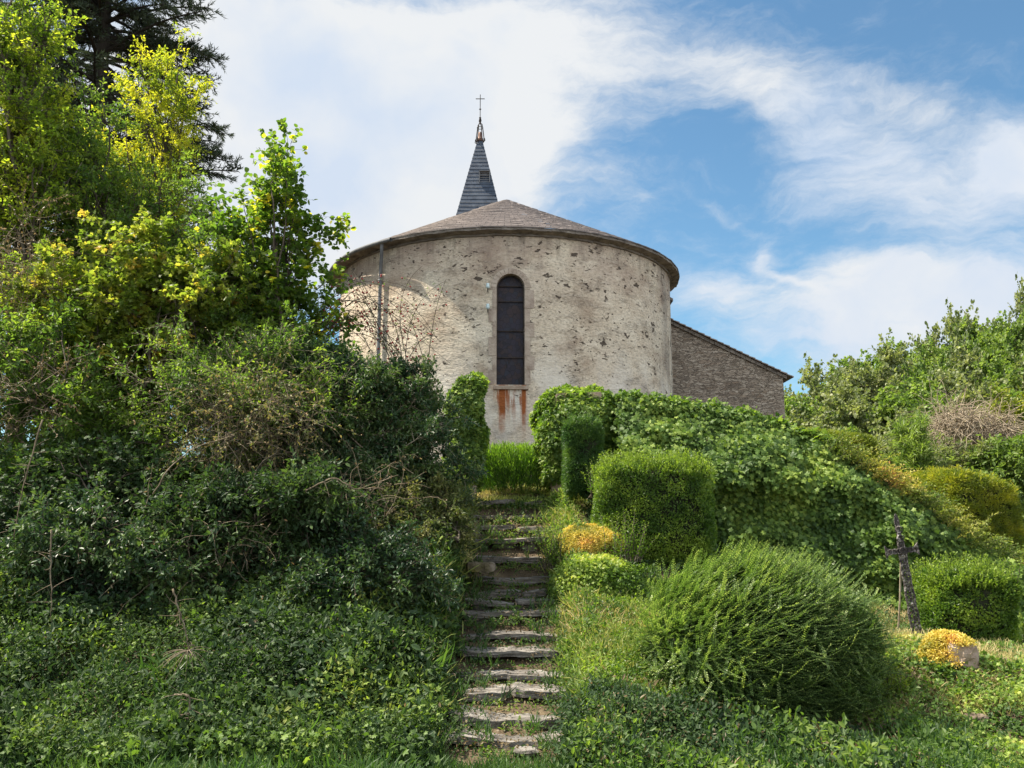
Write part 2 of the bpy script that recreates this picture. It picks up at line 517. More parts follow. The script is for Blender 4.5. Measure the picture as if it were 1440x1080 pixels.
def wall_mat(name, rubble=False):
    m, N, L = new_mat(name)
    tc = N.new('ShaderNodeTexCoord')
    uv = tc.outputs['UV'] if not rubble else tc.outputs['UV']

    def mapping(s):
        mp = N.new('ShaderNodeMapping'); mp.inputs['Scale'].default_value = s
        L.new(uv, mp.inputs[0]); return mp.outputs[0]

    def noise(vec, scale, detail=8, rough=.6):
        n = N.new('ShaderNodeTexNoise'); n.inputs['Scale'].default_value = scale
        n.inputs['Detail'].default_value = detail; n.inputs['Roughness'].default_value = rough
        L.new(vec, n.inputs['Vector']); return n.outputs['Fac']

    def mth(op, a, b=None, clamp=False):
        n = N.new('ShaderNodeMath'); n.operation = op; n.use_clamp = clamp
        for i, x in enumerate((a, b)):
            if x is None: continue
            if isinstance(x, (int, float)): n.inputs[i].default_value = x
            else: L.new(x, n.inputs[i])
        return n.outputs[0]

    def mr(x, a, b, c=0, d=1):
        n = N.new('ShaderNodeMapRange'); n.interpolation_type = 'SMOOTHSTEP'
        L.new(x, n.inputs['Value'])
        for k, v in zip(('From Min', 'From Max', 'To Min', 'To Max'), (a, b, c, d)): n.inputs[k].default_value = v
        return n.outputs[0]

    def mixc(f, a, b, mode='MIX'):
        n = N.new('ShaderNodeMixRGB'); n.blend_type = mode
        if isinstance(f, (int, float)): n.inputs[0].default_value = f
        else: L.new(f, n.inputs[0])
        for i, x in ((1, a), (2, b)):
            if isinstance(x, tuple): n.inputs[i].default_value = (*x, 1)
            else: L.new(x, n.inputs[i])
        return n.outputs[0]

    sep = N.new('ShaderNodeSeparateXYZ'); L.new(uv, sep.inputs[0])
    z = sep.outputs['Y']; s_ = sep.outputs['X']
    streak = mapping((1, 1.9, 1))
    # base render colours
    big = noise(mapping((1, 1.3, 1)), .75, 9, .68)
    if rubble:
        r = ramp(N, [(.17, .135, .105), (.34, .285, .225), (.48, .42, .35)], [.3, .5, .7])
    else:
        r = ramp(N, [(.40, .315, .235), (.62, .54, .42), (.73, .66, .53)], [.32, .47, .62])
    L.new(big, r.inputs[0])
    col = r.outputs[0]
    # fine stones showing through
    v1 = N.new('ShaderNodeTexVoronoi'); v1.inputs['Scale'].default_value = 3.2 if not rubble else 4.6
    warp = N.new('ShaderNodeVectorMath'); warp.operation = 'ADD'
    wn = N.new('ShaderNodeTexNoise'); wn.inputs['Scale'].default_value = 3; L.new(streak, wn.inputs['Vector'])
    ws = N.new('ShaderNodeVectorMath'); ws.operation = 'SCALE'; ws.inputs['Scale'].default_value = .35 if not rubble else .7
    L.new(wn.outputs['Color'], ws.inputs[0]); L.new(mapping((1, 3.0 if not rubble else 3.6, 1)), warp.inputs[0]); L.new(ws.outputs[0], warp.inputs[1])
    L.new(warp.outputs[0], v1.inputs['Vector'])
    ve = N.new('ShaderNodeTexVoronoi'); ve.feature = 'DISTANCE_TO_EDGE'; ve.inputs['Scale'].default_value = v1.inputs['Scale'].default_value
    L.new(warp.outputs[0], ve.inputs['Vector'])
    stone = ramp(N, [(.16, .135, .11), (.34, .285, .225), (.46, .41, .34), (.25, .19, .14)])
    sp = N.new('ShaderNodeSeparateColor'); L.new(v1.outputs['Color'], sp.inputs[0])
    L.new(sp.outputs[0], stone.inputs[0])
    edge = mr(ve.outputs['Distance'], .01, .07)
    reveal = mr(noise(streak, 1.3, 9, .7), .50 if not rubble else .30, .66 if not rubble else .46)
    stoney = mixc(edge, (.20, .165, .13) if not rubble else (.22, .185, .15), stone.outputs[0])
    col = mixc(mth('MULTIPLY', reveal, .55 if not rubble else .75), col, stoney)
    # fine light and dark mottling
    fine = noise(mapping((1, 1.8, 1)), 11, 10, .75)
    fr = ramp(N, [(.36, .34, .32), (.97, .96, .95), (1.3, 1.28, 1.25)], [.32, .5, .7]); L.new(fine, fr.inputs[0])
    col = mixc(.9, col, fr.outputs[0], 'MULTIPLY')
    spk = noise(mapping((1, 1.5, 1)), 30, 5, .7)
    sr = ramp(N, [(.5, .48, .45), (1, 1, 1)], [.33, .46]); L.new(spk, sr.inputs[0])
    col = mixc(.75, col, sr.outputs[0], 'MULTIPLY')
    hole = None
    if not rubble:
        # weather: lower part greyer and lichen stained, pinkish under the eave
        low = mth('MULTIPLY', mr(z, 7.2, 5.0), mr(noise(mapping((1, .5, 1)), 1.1, 6), .38, .62))
        col = mixc(mth('MULTIPLY', low, .7), col, (.70, .675, .61))
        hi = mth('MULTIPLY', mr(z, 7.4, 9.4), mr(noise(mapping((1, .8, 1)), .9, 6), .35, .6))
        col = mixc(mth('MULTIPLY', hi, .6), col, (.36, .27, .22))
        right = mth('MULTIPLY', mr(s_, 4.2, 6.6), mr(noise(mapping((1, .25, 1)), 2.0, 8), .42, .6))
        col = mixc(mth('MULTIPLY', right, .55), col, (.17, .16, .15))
        # pock holes where the render has fallen off
        def pocks(scale, thr, seedoff, sx, sy, dens):
            mp = N.new('ShaderNodeMapping'); mp.inputs['Scale'].default_value = (sx, sy, 1); mp.inputs['Location'].default_value = (seedoff, seedoff * 1.7, 0)
            L.new(uv, mp.inputs[0])
            wn2 = N.new('ShaderNodeTexNoise'); wn2.inputs['Scale'].default_value = 7; wn2.inputs['Detail'].default_value = 5; L.new(mp.outputs[0], wn2.inputs['Vector'])
            sc2 = N.new('ShaderNodeVectorMath'); sc2.operation = 'SCALE'; sc2.inputs['Scale'].default_value = .42; L.new(wn2.outputs['Color'], sc2.inputs[0])
            ad2 = N.new('ShaderNodeVectorMath'); ad2.operation = 'ADD'; L.new(mp.outputs[0], ad2.inputs[0]); L.new(sc2.outputs[0], ad2.inputs[1])
            vv = N.new('ShaderNodeTexVoronoi'); vv.inputs['Scale'].default_value = scale; L.new(ad2.outputs[0], vv.inputs['Vector'])
            sc3 = N.new('ShaderNodeSeparateColor'); L.new(vv.outputs['Color'], sc3.inputs[0])
            rad = mth('MULTIPLY', mr(sc3.outputs[0], 1 - dens, 1.0), thr)
            return mr(mth('SUBTRACT', rad, vv.outputs['Distance']), 0.0, .05)
        clus = mr(noise(mapping((1, 1, 1)), 1.1, 4), .36, .58)
        hgt = mr(z, 4.2, 6.6, .15, 1)
        hole = mth('MAXIMUM', pocks(2.6, .33, 3.1, .9, 1.5, .36), mth('MAXIMUM', pocks(5.2, .36, 8.3, .8, 1.6, .42), pocks(9.5, .36, 5.9, .8, 1.7, .36)))
        hole = mth('MULTIPLY', hole, mth('MULTIPLY', clus, hgt), True)
        hole = mr(hole, .15, .6)
        halo = mth('MAXIMUM', hole, 0.0)
        col = mixc(mth('MULTIPLY', halo, .88), col, (.055, .042, .034))
        # dark stain running down beneath the eave
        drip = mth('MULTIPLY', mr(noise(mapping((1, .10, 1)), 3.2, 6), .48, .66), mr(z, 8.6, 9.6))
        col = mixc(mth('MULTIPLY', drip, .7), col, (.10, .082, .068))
        # rust under the window sill
        def box1(x, a, b, c, d):
            return mth('MULTIPLY', mr(x, a, b), mr(x, d, c))
        rn = mr(noise(mapping((1, .12, 1)), 9.0, 4), .44, .60)
        rn2 = noise(mapping((1, .7, 1)), 5.0, 6)
        band = box1(s_, 14.70 - 15, 14.80 - 15, 15.52 - 15, 15.62 - 15)
        top = mr(z, RUST_Z - 1.25, RUST_Z - .12)
        rust = mth('MULTIPLY', mth('MULTIPLY', band, mth('MULTIPLY', top, rn)), mr(z, RUST_Z + .03, RUST_Z + .0))
        two = mth('ADD', box1(s_, -.16, -.10, .0, .07), box1(s_, .42, .47, .52, .58), True)
        rust2 = mth('MULTIPLY', mth('MULTIPLY', two, mr(mth('ADD', z, mth('MULTIPLY', rn2, .9)), RUST_Z - .9, RUST_Z + .05)), mr(z, RUST_Z + .03, RUST_Z))
        rust = mth('MAXIMUM', mth('MULTIPLY', rust, .75), rust2)
        col = mixc(mth('MULTIPLY', rust, 1.3, True), col, (.30, .10, .035))
    p = N.new('ShaderNodeBsdfPrincipled')
    L.new(col, p.inputs['Base Color'])
    p.inputs['Roughness'].default_value = .95
    p.inputs['Specular IOR Level'].default_value = .1
    hgt_ = mth('ADD', mth('MULTIPLY', fine, .5), mth('MULTIPLY', mth('MULTIPLY', edge, reveal), .35 if not rubble else .8))
    hgt_ = mth('ADD', hgt_, mth('MULTIPLY', noise(streak, 3.5, 6), .9))
    if hole is not None:
        hgt_ = mth('SUBTRACT', hgt_, mth('MULTIPLY', hole, 1.6))
    b = N.new('ShaderNodeBump'); b.inputs['Strength'].default_value = .9; b.inputs['Distance'].default_value = .05
    L.new(hgt_, b.inputs['Height']); L.new(b.outputs[0], p.inputs['Normal'])
    o = N.new('ShaderNodeOutputMaterial'); L.new(p.outputs[0], o.inputs['Surface'])
    return m


def slate_mat(name, c1, c2, c3, w=.24, h=.16):
    m, N, L = new_mat(name)
    tc = N.new('ShaderNodeTexCoord')
    b = N.new('ShaderNodeTexBrick')
    b.inputs['Scale'].default_value = 1
    b.inputs['Brick Width'].default_value = w
    b.inputs['Row Height'].default_value = h
    b.inputs['Mortar Size'].default_value = .008
    b.inputs['Color1'].default_value = (*c1, 1); b.inputs['Color2'].default_value = (*c2, 1)
    b.inputs['Mortar'].default_value = (*[q * .35 for q in c1], 1)
    L.new(tc.outputs['UV'], b.inputs['Vector'])
    n = N.new('ShaderNodeTexNoise'); n.inputs['Scale'].default_value = 2.2; n.inputs['Detail'].default_value = 9; n.inputs['Roughness'].default_value = .7
    L.new(tc.outputs['UV'], n.inputs['Vector'])
    mx = N.new('ShaderNodeMixRGB'); r = ramp(N, [(0, 0, 0), (1, 1, 1)], [.45, .65]); L.new(n.outputs['Fac'], r.inputs[0])
    L.new(r.outputs[0], mx.inputs[0]); L.new(b.outputs['Color'], mx.inputs[1]); mx.inputs[2].default_value = (*c3, 1)
    p = N.new('ShaderNodeBsdfPrincipled'); L.new(mx.outputs[0], p.inputs['Base Color'])
    p.inputs['Roughness'].default_value = .6; p.inputs['Specular IOR Level'].default_value = .4
    bp = N.new('ShaderNodeBump'); bp.inputs['Strength'].default_value = .5; bp.inputs['Distance'].default_value = .01
    L.new(b.outputs['Fac'], bp.inputs['Height']); bp.invert = True
    L.new(bp.outputs[0], p.inputs['Normal'])
    o = N.new('ShaderNodeOutputMaterial'); L.new(p.outputs[0], o.inputs['Surface'])
    return m


# ------------------------------------------------------------------ terrain
STEP_PX = [  # photograph y, left x, right x, forward distance
    (1041, 634, 806, 8.35), (1006, 632, 806, 8.80), (975, 655, 792, 9.25), (948, 650, 792, 9.75), (920, 654, 786, 10.2),
    (893, 654, 790, 10.7), (862, 652, 800, 11.2), (846, 664, 776, 11.6), (832, 664, 772, 12.0), (812, 662, 770, 12.4),
    (785, 672, 766, 12.9), (757, 668, 764, 13.4), (740, 664, 764, 13.9), (724, 662, 768, 14.4), (704, 660, 772, 15.0)]
STEPS = []
for py, xl, xr, Y in STEP_PX:
    a, b = at(xl, py, Y), at(xr, py, Y)
    STEPS.append((a[0], b[0], Y, a[2]))
SY = np.array([s[2] for s in STEPS]); SZ = np.array([s[3] for s in STEPS])

TX = np.array([-16, -9, -4, -1.5, -.9, -.72, .68, .9, 2.5, 4.9, 7, 10, 15])
TY = np.array([3, 7.4, 8, 9, 10, 11, 12, 13, 14, 15, 16, 17, 18, 20, 22, 28, 40])
stair_z = [0, 0, .02, .24, .52, .84, 1.10, 1.55, 2.0, 2.42, 2.62, 2.72, 2.85, 3.15, 3.35, 3.4, 3.4]
TZ = {
    -16: [.3, .1, .2, .6, 1.4, 2.2, 2.8, 3.0, 3.1, 3.1, 3.2, 3.2, 3.3, 3.4, 3.6, 3.8, 4],
    -9: [.2, .05, .15, .5, 1.2, 2.0, 2.6, 2.9, 3.0, 3.1, 3.2, 3.2, 3.3, 3.4, 3.6, 3.8, 4],
    -4: [.1, .0, .12, .5, 1.1, 1.9, 2.5, 2.8, 3.0, 3.05, 3.1, 3.2, 3.3, 3.4, 3.5, 3.5, 3.5],
    -1.5: [.05, .0, .12, .6, 1.1, 1.6, 2.1, 2.5, 2.8, 3.0, 3.0, 3.05, 3.1, 3.3, 3.4, 3.4, 3.4],
    -.9: [.02, .0, .1, .55, 1.0, 1.45, 1.9, 2.25, 2.55, 2.75, 2.8, 2.85, 2.9, 3.2, 3.35, 3.4, 3.4],
    -.72: stair_z, .68: stair_z,
    .9: [0, -.02, .05, .32, .68, .98, 1.35, 1.78, 2.18, 2.55, 2.7, 2.8, 2.9, 3.2, 3.4, 3.4, 3.4],
    2.5: [0, -.1, -.05, .1, .4, .8, 1.1, 1.45, 1.7, 1.95, 2.9, 3.0, 3.1, 3.3, 3.4, 3.5, 3.5],
    4.9: [-.1, -.35, -.3, -.05, .38, .58, .62, .72, .8, .95, 2.3, 2.7, 2.9, 3.2, 3.4, 3.6, 3.6],
    7: [-.3, -.6, -.5, -.15, .12, .25, .3, .42, .55, .75, 1.3, 1.9, 2.4, 3.0, 3.3, 3.5, 3.5],
    10: [-.6, -.9, -.8, -.5, -.2, 0, .1, .2, .3, .4, .7, 1.0, 1.3, 1.8, 2.2, 2.6, 2.0],
    15: [-1.2, -1.4, -1.3, -1.1, -.9, -.7, -.5, -.4, -.3, -.2, 0, .1, .3, .6, .8, .8, 0],
}
TT = np.array([TZ[k] for k in [-16, -9, -4, -1.5, -.9, -.72, .68, .9, 2.5, 4.9, 7, 10, 15]])


def terrain(x, y):
    x = np.asarray(x, float); y = np.asarray(y, float)
    xc, yc = np.clip(x, TX[0], TX[-1]), np.clip(y, TY[0], TY[-1])
    i = np.clip(np.searchsorted(TX, xc, side='right') - 1, 0, len(TX) - 2)
    j = np.clip(np.searchsorted(TY, yc, side='right') - 1, 0, len(TY) - 2)
    fx = (xc - TX[i]) / (TX[i + 1] - TX[i]); fy = (yc - TY[j]) / (TY[j + 1] - TY[j])
    z = (TT[i, j] * (1 - fx) + TT[i + 1, j] * fx) * (1 - fy) + (TT[i, j + 1] * (1 - fx) + TT[i + 1, j + 1] * fx) * fy
    p = np.stack([x, y, np.zeros_like(x)], -1).reshape(-1, 3)
    n = vnoise(p, 1.3, 3, 3).reshape(x.shape) - .5
    stair = (x > -.8) & (x < .75) & (y < 16)
    z = z + np.where(stair, -.10, n * np.where((x < -.8) & (y > 8.2), .62, .28) * np.clip(1 - (np.abs(y - 12) - 8) / 6, .15, 1))
    # the far side: a dip behind the churchyard and a wooded hill rising to the right
    far = np.clip((y - 32) / 25, 0, 1)
    side = np.clip((x - 9) / 14, 0, 1)
    hill = np.clip((x + 5) / 60, 0, 1.4) * np.clip((y - 34) / 50, 0, 1) * 13 - 1.5
    hill = hill + (vnoise(p, .05, 9, 2).reshape(x.shape) - .5) * 3
    w = np.maximum(far, side * np.clip((y - 20) / 14, 0, 1))
    z = z * (1 - w) + (hill + .5) * w
    return z


def build_terrain():
    xs = np.unique(np.concatenate([np.array([-260, -180, -120, -80, -55, -40, -30, -24, -19]), np.arange(-16, 16.01, .16),
                                   np.array([-.9, -.8, -.74, .70, .76]), np.array([18, 21, 25, 30, 36, 43, 51, 60, 72, 88, 110, 140, 190, 260])]))
    ys = np.unique(np.concatenate([np.array([-40, -20, -8, 0, 3]), np.arange(5, 24, .16), np.arange(24, 44, 1.0),
                                   np.array([46, 49, 53, 58, 64, 71, 80, 92, 110, 140, 180, 240, 320, 420])]))
    X, Y = np.meshgrid(xs, ys, indexing='ij')
    g = Geo()
    g.grid(np.stack([X, Y, terrain(X, Y)], -1))
    o = g.build('ground', M['soil'], smooth=True)
    tag(o, kind='structure')


build_terrain()

# ------------------------------------------------------------------ church
CX, CY, CR = -.2, 27.0, 5.08
BASE_Z = 2.6
EAVE_R = 5.38
EAVE_Z = at(712, 319, CY - EAVE_R)[2]
APEX_Z = at(712, 281, CY)[2]
WIN_L, WIN_R = at(698, 480, CY - CR)[0], at(738, 480, CY - CR)[0]
WIN_B, WIN_T = at(718, 541, CY - CR)[2], at(718, 385, CY - CR)[2]
WX = (WIN_L + WIN_R) / 2 - CX                     # arc position of the window centre
WH = (WIN_R - WIN_L) / 2
RUST_Z = WIN_B - .02
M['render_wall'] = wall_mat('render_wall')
M['rubble_wall'] = wall_mat('rubble_wall', True)
M['roof_slate'] = slate_mat('roof_slate', (.24, .20, .175), (.31, .26, .23), (.165, .14, .125), .22, .14)
M['spire_slate'] = slate_mat('spire_slate', (.022, .036, .06), (.036, .056, .088), (.06, .08, .11), .22, .15)
M['surround'] = rough_mat('surround', [(.26, .20, .16), (.40, .33, .265), (.50, .43, .35)], 3, bump=.7, bscale=16)
M['eave_stone'] = rough_mat('eave_stone', [(.09, .08, .068), (.19, .165, .14), (.30, .27, .23)], 4, bump=.8, bscale=10, stretch=(1, 1, 4))


def cyl(s, z, r=CR):
    """arc length s (0 = nearest the camera, + to the right) and height to the drum surface"""
    a = s / CR
    return np.stack([CX + r * np.sin(a), CY - r * np.cos(a), z], -1)


def window_mat():
    m, N, L = new_mat('leaded_glass')
    tc = N.new('ShaderNodeTexCoord')
    v = N.new('ShaderNodeTexVoronoi'); v.inputs['Scale'].default_value = 9; L.new(tc.outputs['Object'], v.inputs['Vector'])
    e = N.new('ShaderNodeTexVoronoi'); e.feature = 'DISTANCE_TO_EDGE'; e.inputs['Scale'].default_value = 9; L.new(tc.outputs['Object'], e.inputs['Vector'])
    sp = N.new('ShaderNodeSeparateColor'); L.new(v.outputs['Color'], sp.inputs[0])
    r = ramp(N, [(.010, .009, .015), (.020, .018, .032), (.03, .018, .018), (.016, .02, .034)]); L.new(sp.outputs[0], r.inputs[0])
    er = ramp(N, [(.25, .25, .25), (1, 1, 1)], [.0, .06]); L.new(e.outputs['Distance'], er.inputs[0])
    mx = N.new('ShaderNodeMixRGB'); mx.blend_type = 'MULTIPLY'; mx.inputs[0].default_value = 1
    L.new(r.outputs[0], mx.inputs[1]); L.new(er.outputs[0], mx.inputs[2])
    p = N.new('ShaderNodeBsdfPrincipled'); L.new(mx.outputs[0], p.inputs['Base Color'])
    p.inputs['Roughness'].default_value = .5; p.inputs['Specular IOR Level'].default_value = .25
    o = N.new('ShaderNodeOutputMaterial'); L.new(p.outputs[0], o.inputs['Surface'])
    return m


def build_church():
    ch = thing('church', 'old rendered stone church with a round apse, slate cone roof and small dark spire', 'church', (CX, CY, BASE_Z))
    arc_b = WIN_T - WH                            # springing of the arch

    def top_of(s):
        return arc_b + np.sqrt(np.clip(WH ** 2 - (s - WX) ** 2, 0, None))

    smax = CR * math.pi * .5
    uvf = lambda V: np.stack([np.arctan2(V[:, 0] - CX, CY - V[:, 1]) * CR, V[:, 2]], -1)
    g = Geo()

    def patch(s, z0, z1, nz):
        s = np.asarray(s, float)
        t = np.linspace(0, 1, nz)
        z0 = np.broadcast_to(z0, s.shape); z1 = np.broadcast_to(z1, s.shape)
        S = np.repeat(s[:, None], nz, 1)
        Z = z0[:, None] * (1 - t) + z1[:, None] * t
        g.grid(cyl(S, Z))
    ztop = EAVE_Z - .02
    patch(np.linspace(-smax, WX - WH, 70), BASE_Z, ztop, 30)
    patch(np.linspace(WX + WH, smax, 70), BASE_Z, ztop, 30)
    sw = WX + WH * -np.cos(np.linspace(0, math.pi, 25))
    patch(sw, BASE_Z, WIN_B, 12)
    patch(sw, top_of(sw), ztop, 8)
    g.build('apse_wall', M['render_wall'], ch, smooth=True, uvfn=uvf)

    # dressed surround, a few millimetres proud, and the deep reveal
    path = [(WX - WH, WIN_B), (WX - WH, arc_b)] + [(WX - WH * math.cos(a), arc_b + WH * math.sin(a)) for a in np.linspace(.1, math.pi - .1, 16)] + [(WX + WH, arc_b), (WX + WH, WIN_B)]
    path = np.array(path)
    g = Geo()
    P = np.stack([cyl(path[:, 0], path[:, 1], CR + .012), cyl(path[:, 0], path[:, 1], CR - .32)], 1)
    g.grid(P)
    # jamb stones of uneven width
    z = WIN_B
    k = 0
    rr = random.Random(4)
    while z < arc_b - .05:
        h = min(rr.uniform(.34, .5), arc_b - z)
        wl, wr = (.10, .24) if k % 2 else (.20, .14)
        for sgn, w in ((-1, wl), (1, wr)):
            s0, s1 = sorted((WX + sgn * WH, WX + sgn * (WH + w)))
            S, Z = np.meshgrid(np.linspace(s0, s1, 4), [z + .006, z + h - .006], indexing='ij')
            g.grid(cyl(S, Z, CR + .012 + rr.uniform(0, .008)))
        z += h; k += 1
    aa = np.linspace(0, math.pi, 14)
    for i in range(13):
        A, Q = np.meshgrid(np.linspace(aa[i] + .012, aa[i + 1] - .012, 3), [WH, WH + .15], indexing='ij')
        g.grid(cyl(WX - Q * np.cos(A), arc_b + Q * np.sin(A), CR + .014 + rr.uniform(0, .008)))
    win = thing('window', '', '', (CX + WX, CY - CR, WIN_B)); del win['label'], win['category']
    win.parent = ch
    win.location = Vector(win['_base']) - Vector(ch['_base'])
    g.build('surround', M['surround'], win)
    # sill
    g = Geo()
    S, Z = np.meshgrid(np.linspace(WX - WH - .08, WX + WH + .08, 8), [0, 1], indexing='ij')
    prof = [(-.34, 0.03), (.06, -.03), (.06, -.12), (-.34, -.12), (-.34, .03)]
    P = np.stack([cyl(np.linspace(WX - WH - .08, WX + WH + .08, 8), np.full(8, WIN_B + dz), CR + dr) for dr, dz in prof], 1)
    g.grid(P)
    g.add(P[0, :4], np.array([[0, 1, 2, 3]])); g.add(P[-1, :4], np.array([[3, 2, 1, 0]]))
    g.build('sill', M['sandstone'], win)
    # glass
    g = Geo()
    s = np.concatenate([path[:, 0]])
    yg = CR - .20
    ring = cyl(path[:, 0], path[:, 1], yg)
    g.add(ring, np.array([list(range(len(ring)))]))
    g.build('pane', window_mat(), win)
    # frame and glazing bars
    g = Geo()
    ring2 = cyl(path[:, 0], path[:, 1], yg + .03)
    closed = np.vstack([ring2, ring2[:1]])
    g.tubes(closed[None], .034, 6)
    for fz in (.25, .49, .76, .9):
        zz = WIN_B + (WIN_T - WIN_B) * fz
        w_ = WH if zz < arc_b else math.sqrt(max(WH ** 2 - (zz - arc_b) ** 2, 0))
        ss = np.linspace(WX - w_, WX + w_, 4)
        g.tubes(cyl(ss, np.full(4, zz), yg + .03)[None], .014, 5)
    for q in ():
        ss = WX + q * WH * .34
        zt = arc_b + math.sqrt(WH ** 2 - (ss - WX) ** 2)
        g.tubes(cyl(np.full(2, ss), np.array([WIN_B, zt]), yg + .03)[None], .006, 4)
    g.build('frame', M['dark_iron'], win)

    # cone roof in overlapping courses of slate
    g = Geo()
    n_c = 34
    slope = (APEX_Z - EAVE_Z) / EAVE_R
    ang = np.linspace(-math.pi * .5 - .15, math.pi * .5 + .15, 150)
    r_e = np.linspace(EAVE_R, .02, n_c + 1)
    for i in range(n_c):
        r0, r1 = r_e[i], max(r_e[i + 1] - .03, .005)
        z0, z1 = EAVE_Z + (EAVE_R - r0) * slope + .03, EAVE_Z + (EAVE_R - r1) * slope + .006
        jit = (h3(np.floor(ang * r0 / .22), np.full(len(ang), i), np.zeros(len(ang))) - .5) * .012
        rows = []
        for rr_, zz in ((r0, z0 - .03), (r0, z0), (r1, z1)):
            rows.append(np.stack([CX + (rr_ + jit) * np.sin(ang), CY - (rr_ + jit) * np.cos(ang), np.full(len(ang), zz) + jit], -1))
        g.grid(np.stack(rows, 0))
    def ruv(V):
        rad = np.hypot(V[:, 0] - CX, V[:, 1] - CY)
        return np.stack([np.arctan2(V[:, 0] - CX, CY - V[:, 1]) * 3.2, (EAVE_R - rad) * 1.1], -1)
    roof = g.build('apse_roof', M['roof_slate'], ch, uvfn=ruv)
    # stone eave ring under the slates: uneven thin lauzes
    g = Geo()
    aa = np.linspace(-math.pi * .5, math.pi * .5, 130)
    for i in range(129):
        r_ = EAVE_R - .02 + rr.uniform(-.008, .008); th = .06 + .01 * math.sin(i * .9)
        A = np.array([aa[i], aa[i + 1]])
        pts = []
        for rad, zz in ((CR - .05, EAVE_Z - th - .05), (r_, EAVE_Z - th), (r_, EAVE_Z + .005), (CR - .05, EAVE_Z + .02)):
            for a in A:
                pts.append([CX + rad * math.sin(a), CY - rad * math.cos(a), zz])
        g.add(pts, np.array([[0, 1, 3, 2], [2, 3, 5, 4], [4, 5, 7, 6], [0, 2, 4, 6], [1, 7, 5, 3]]))
    for i in range(0, 129):
        r_ = CR + .05 + rr.uniform(-.008, .008)
        A = np.array([aa[i], aa[i + 1]])
        pts = []
        for rad, zz in ((CR - .05, EAVE_Z - .16), (r_, EAVE_Z - .14 + rr.uniform(-.01, .01)), (r_, EAVE_Z - .085), (CR - .05, EAVE_Z - .085)):
            for a in A:
                pts.append([CX + rad * math.sin(a), CY - rad * math.cos(a), zz])
        g.add(pts, np.array([[0, 1, 3, 2], [2, 3, 5, 4], [4, 5, 7, 6], [0, 2, 4, 6], [1, 7, 5, 3]]))
    g.build('eave', M['eave_stone'], roof if False else ch)
    # nave behind
    uvx = lambda V: np.stack([V[:, 0] + V[:, 1], V[:, 2]], -1)
    y0, y1 = CY, 48
    hw = CR - .12
    nz = EAVE_Z - .35
    rid = APEX_Z - .25
    g = Geo()
    g.prism([[CX - hw, y0, BASE_Z], [CX + hw, y0, BASE_Z], [CX + hw, y0, nz], [CX, y0, rid - .15], [CX - hw, y0, nz]], (0, y1 - y0, 0))
    g.build('nave_wall', M['rubble_wall'], ch, uvfn=uvx)
    g = Geo()
    e = .3
    sl = (rid - nz) / hw
    for sx in (-1, 1):
        g.prism([[CX + sx * .001, y0 + .02, rid - .1], [CX + sx * (hw + e), y0 + .02, nz - e * sl + .02], [CX + sx * (hw + e), y0 + .02, nz - e * sl + .10], [CX + sx * .001, y0 + .02, rid]], (0, y1 - y0 + .3, 0))
    g.build('nave_roof', M['roof_slate'], ch, uvfn=lambda V: np.stack([V[:, 1], np.abs(V[:, 0] - CX)], -1))
    # side chapel with a lean-to roof on the right
    AY = 29.0
    tl, tr = at(943, 452, AY), at(1101, 527, AY)
    g = Geo()
    xl = CX + hw - .02
    zl = tl[2] + (tl[0] - xl) * (tl[2] - tr[2]) / (tr[0] - tl[0])
    # front wall as a fine sheet, the rest a prism
    g.prism([[xl, AY, BASE_Z], [tr[0], AY, BASE_Z], [tr[0], AY, tr[2]], [xl, AY, zl]], (0, 9, 0))
    g.build('side_chapel_wall', M['rubble_wall'], ch, uvfn=uvx)
    g = Geo()
    ov = .28
    sl = (zl - tr[2]) / (tr[0] - xl)
    n_r = 22
    xs = np.linspace(xl, tr[0] + ov, n_r + 1)
    for i in range(n_r):
        xa, xb = xs[i], xs[i + 1] + .03
        za, zb = zl - (xa - xl) * sl, zl - (xb - xl) * sl
        jz = rr.uniform(0, .012)
        g.prism([[xa, AY - .16 + rr.uniform(-.02, .02), za + .02], [xb, AY - .16, zb + .035 + jz], [xb, AY - .16, zb + .075 + jz], [xa, AY - .16, za + .045]], (0, 9.4, 0))
    g.build('side_chapel_roof', M['roof_slate'], ch, uvfn=lambda V: np.stack([V[:, 1], V[:, 0]], -1))
    g = Geo()
    n_b = 26
    for i in range(n_b):
        xa = xl + (tr[0] - xl + .12) * i / n_b; xb = xl + (tr[0] - xl + .12) * (i + 1) / n_b - .01
        za, zb = zl - (xa - xl) * sl, zl - (xb - xl) * sl
        dep = rr.uniform(.05, .09)
        g.prism([[xa, AY - dep, za - .10], [xb, AY - dep, zb - .10], [xb, AY - dep, zb + .012], [xa, AY - dep, za + .012]], (0, .2, 0))
    g.build('verge', M['eave_stone'], ch)
    # down pipe on the left of the drum
    g = Geo()
    s0 = -math.asin((720 - 541) / FPX * 23.3 / CR * 1.02 + CX / CR) * CR
    zz = EAVE_Z
    pts = np.vstack([cyl(np.array([s0 + .12, s0 + .12, s0 + .02, s0 - .08, s0 - .08, s0 - .08, s0 - .08]), np.array([zz - .05, zz - .18, zz - .38, zz - .62, zz - 1.6, zz - 3.4, BASE_Z]), 1.0) * 0 + 0])
    ss = np.array([s0 + .16, s0 + .15, s0 + .05, s0 - .08, s0 - .10, s0 - .10, s0 - .10])
    zs = np.array([zz - .03, zz - .16, zz - .40, zz - .66, zz - 1.6, zz - 3.4, BASE_Z])
    rs = [CR + .30, CR + .30, CR + .20, CR + .10, CR + .09, CR + .09, CR + .09]
    pts = np.array([cyl(np.array([a]), np.array([b]), c)[0] for a, b, c in zip(ss, zs, rs)])
    g.tubes(pts[None], .048, 10)
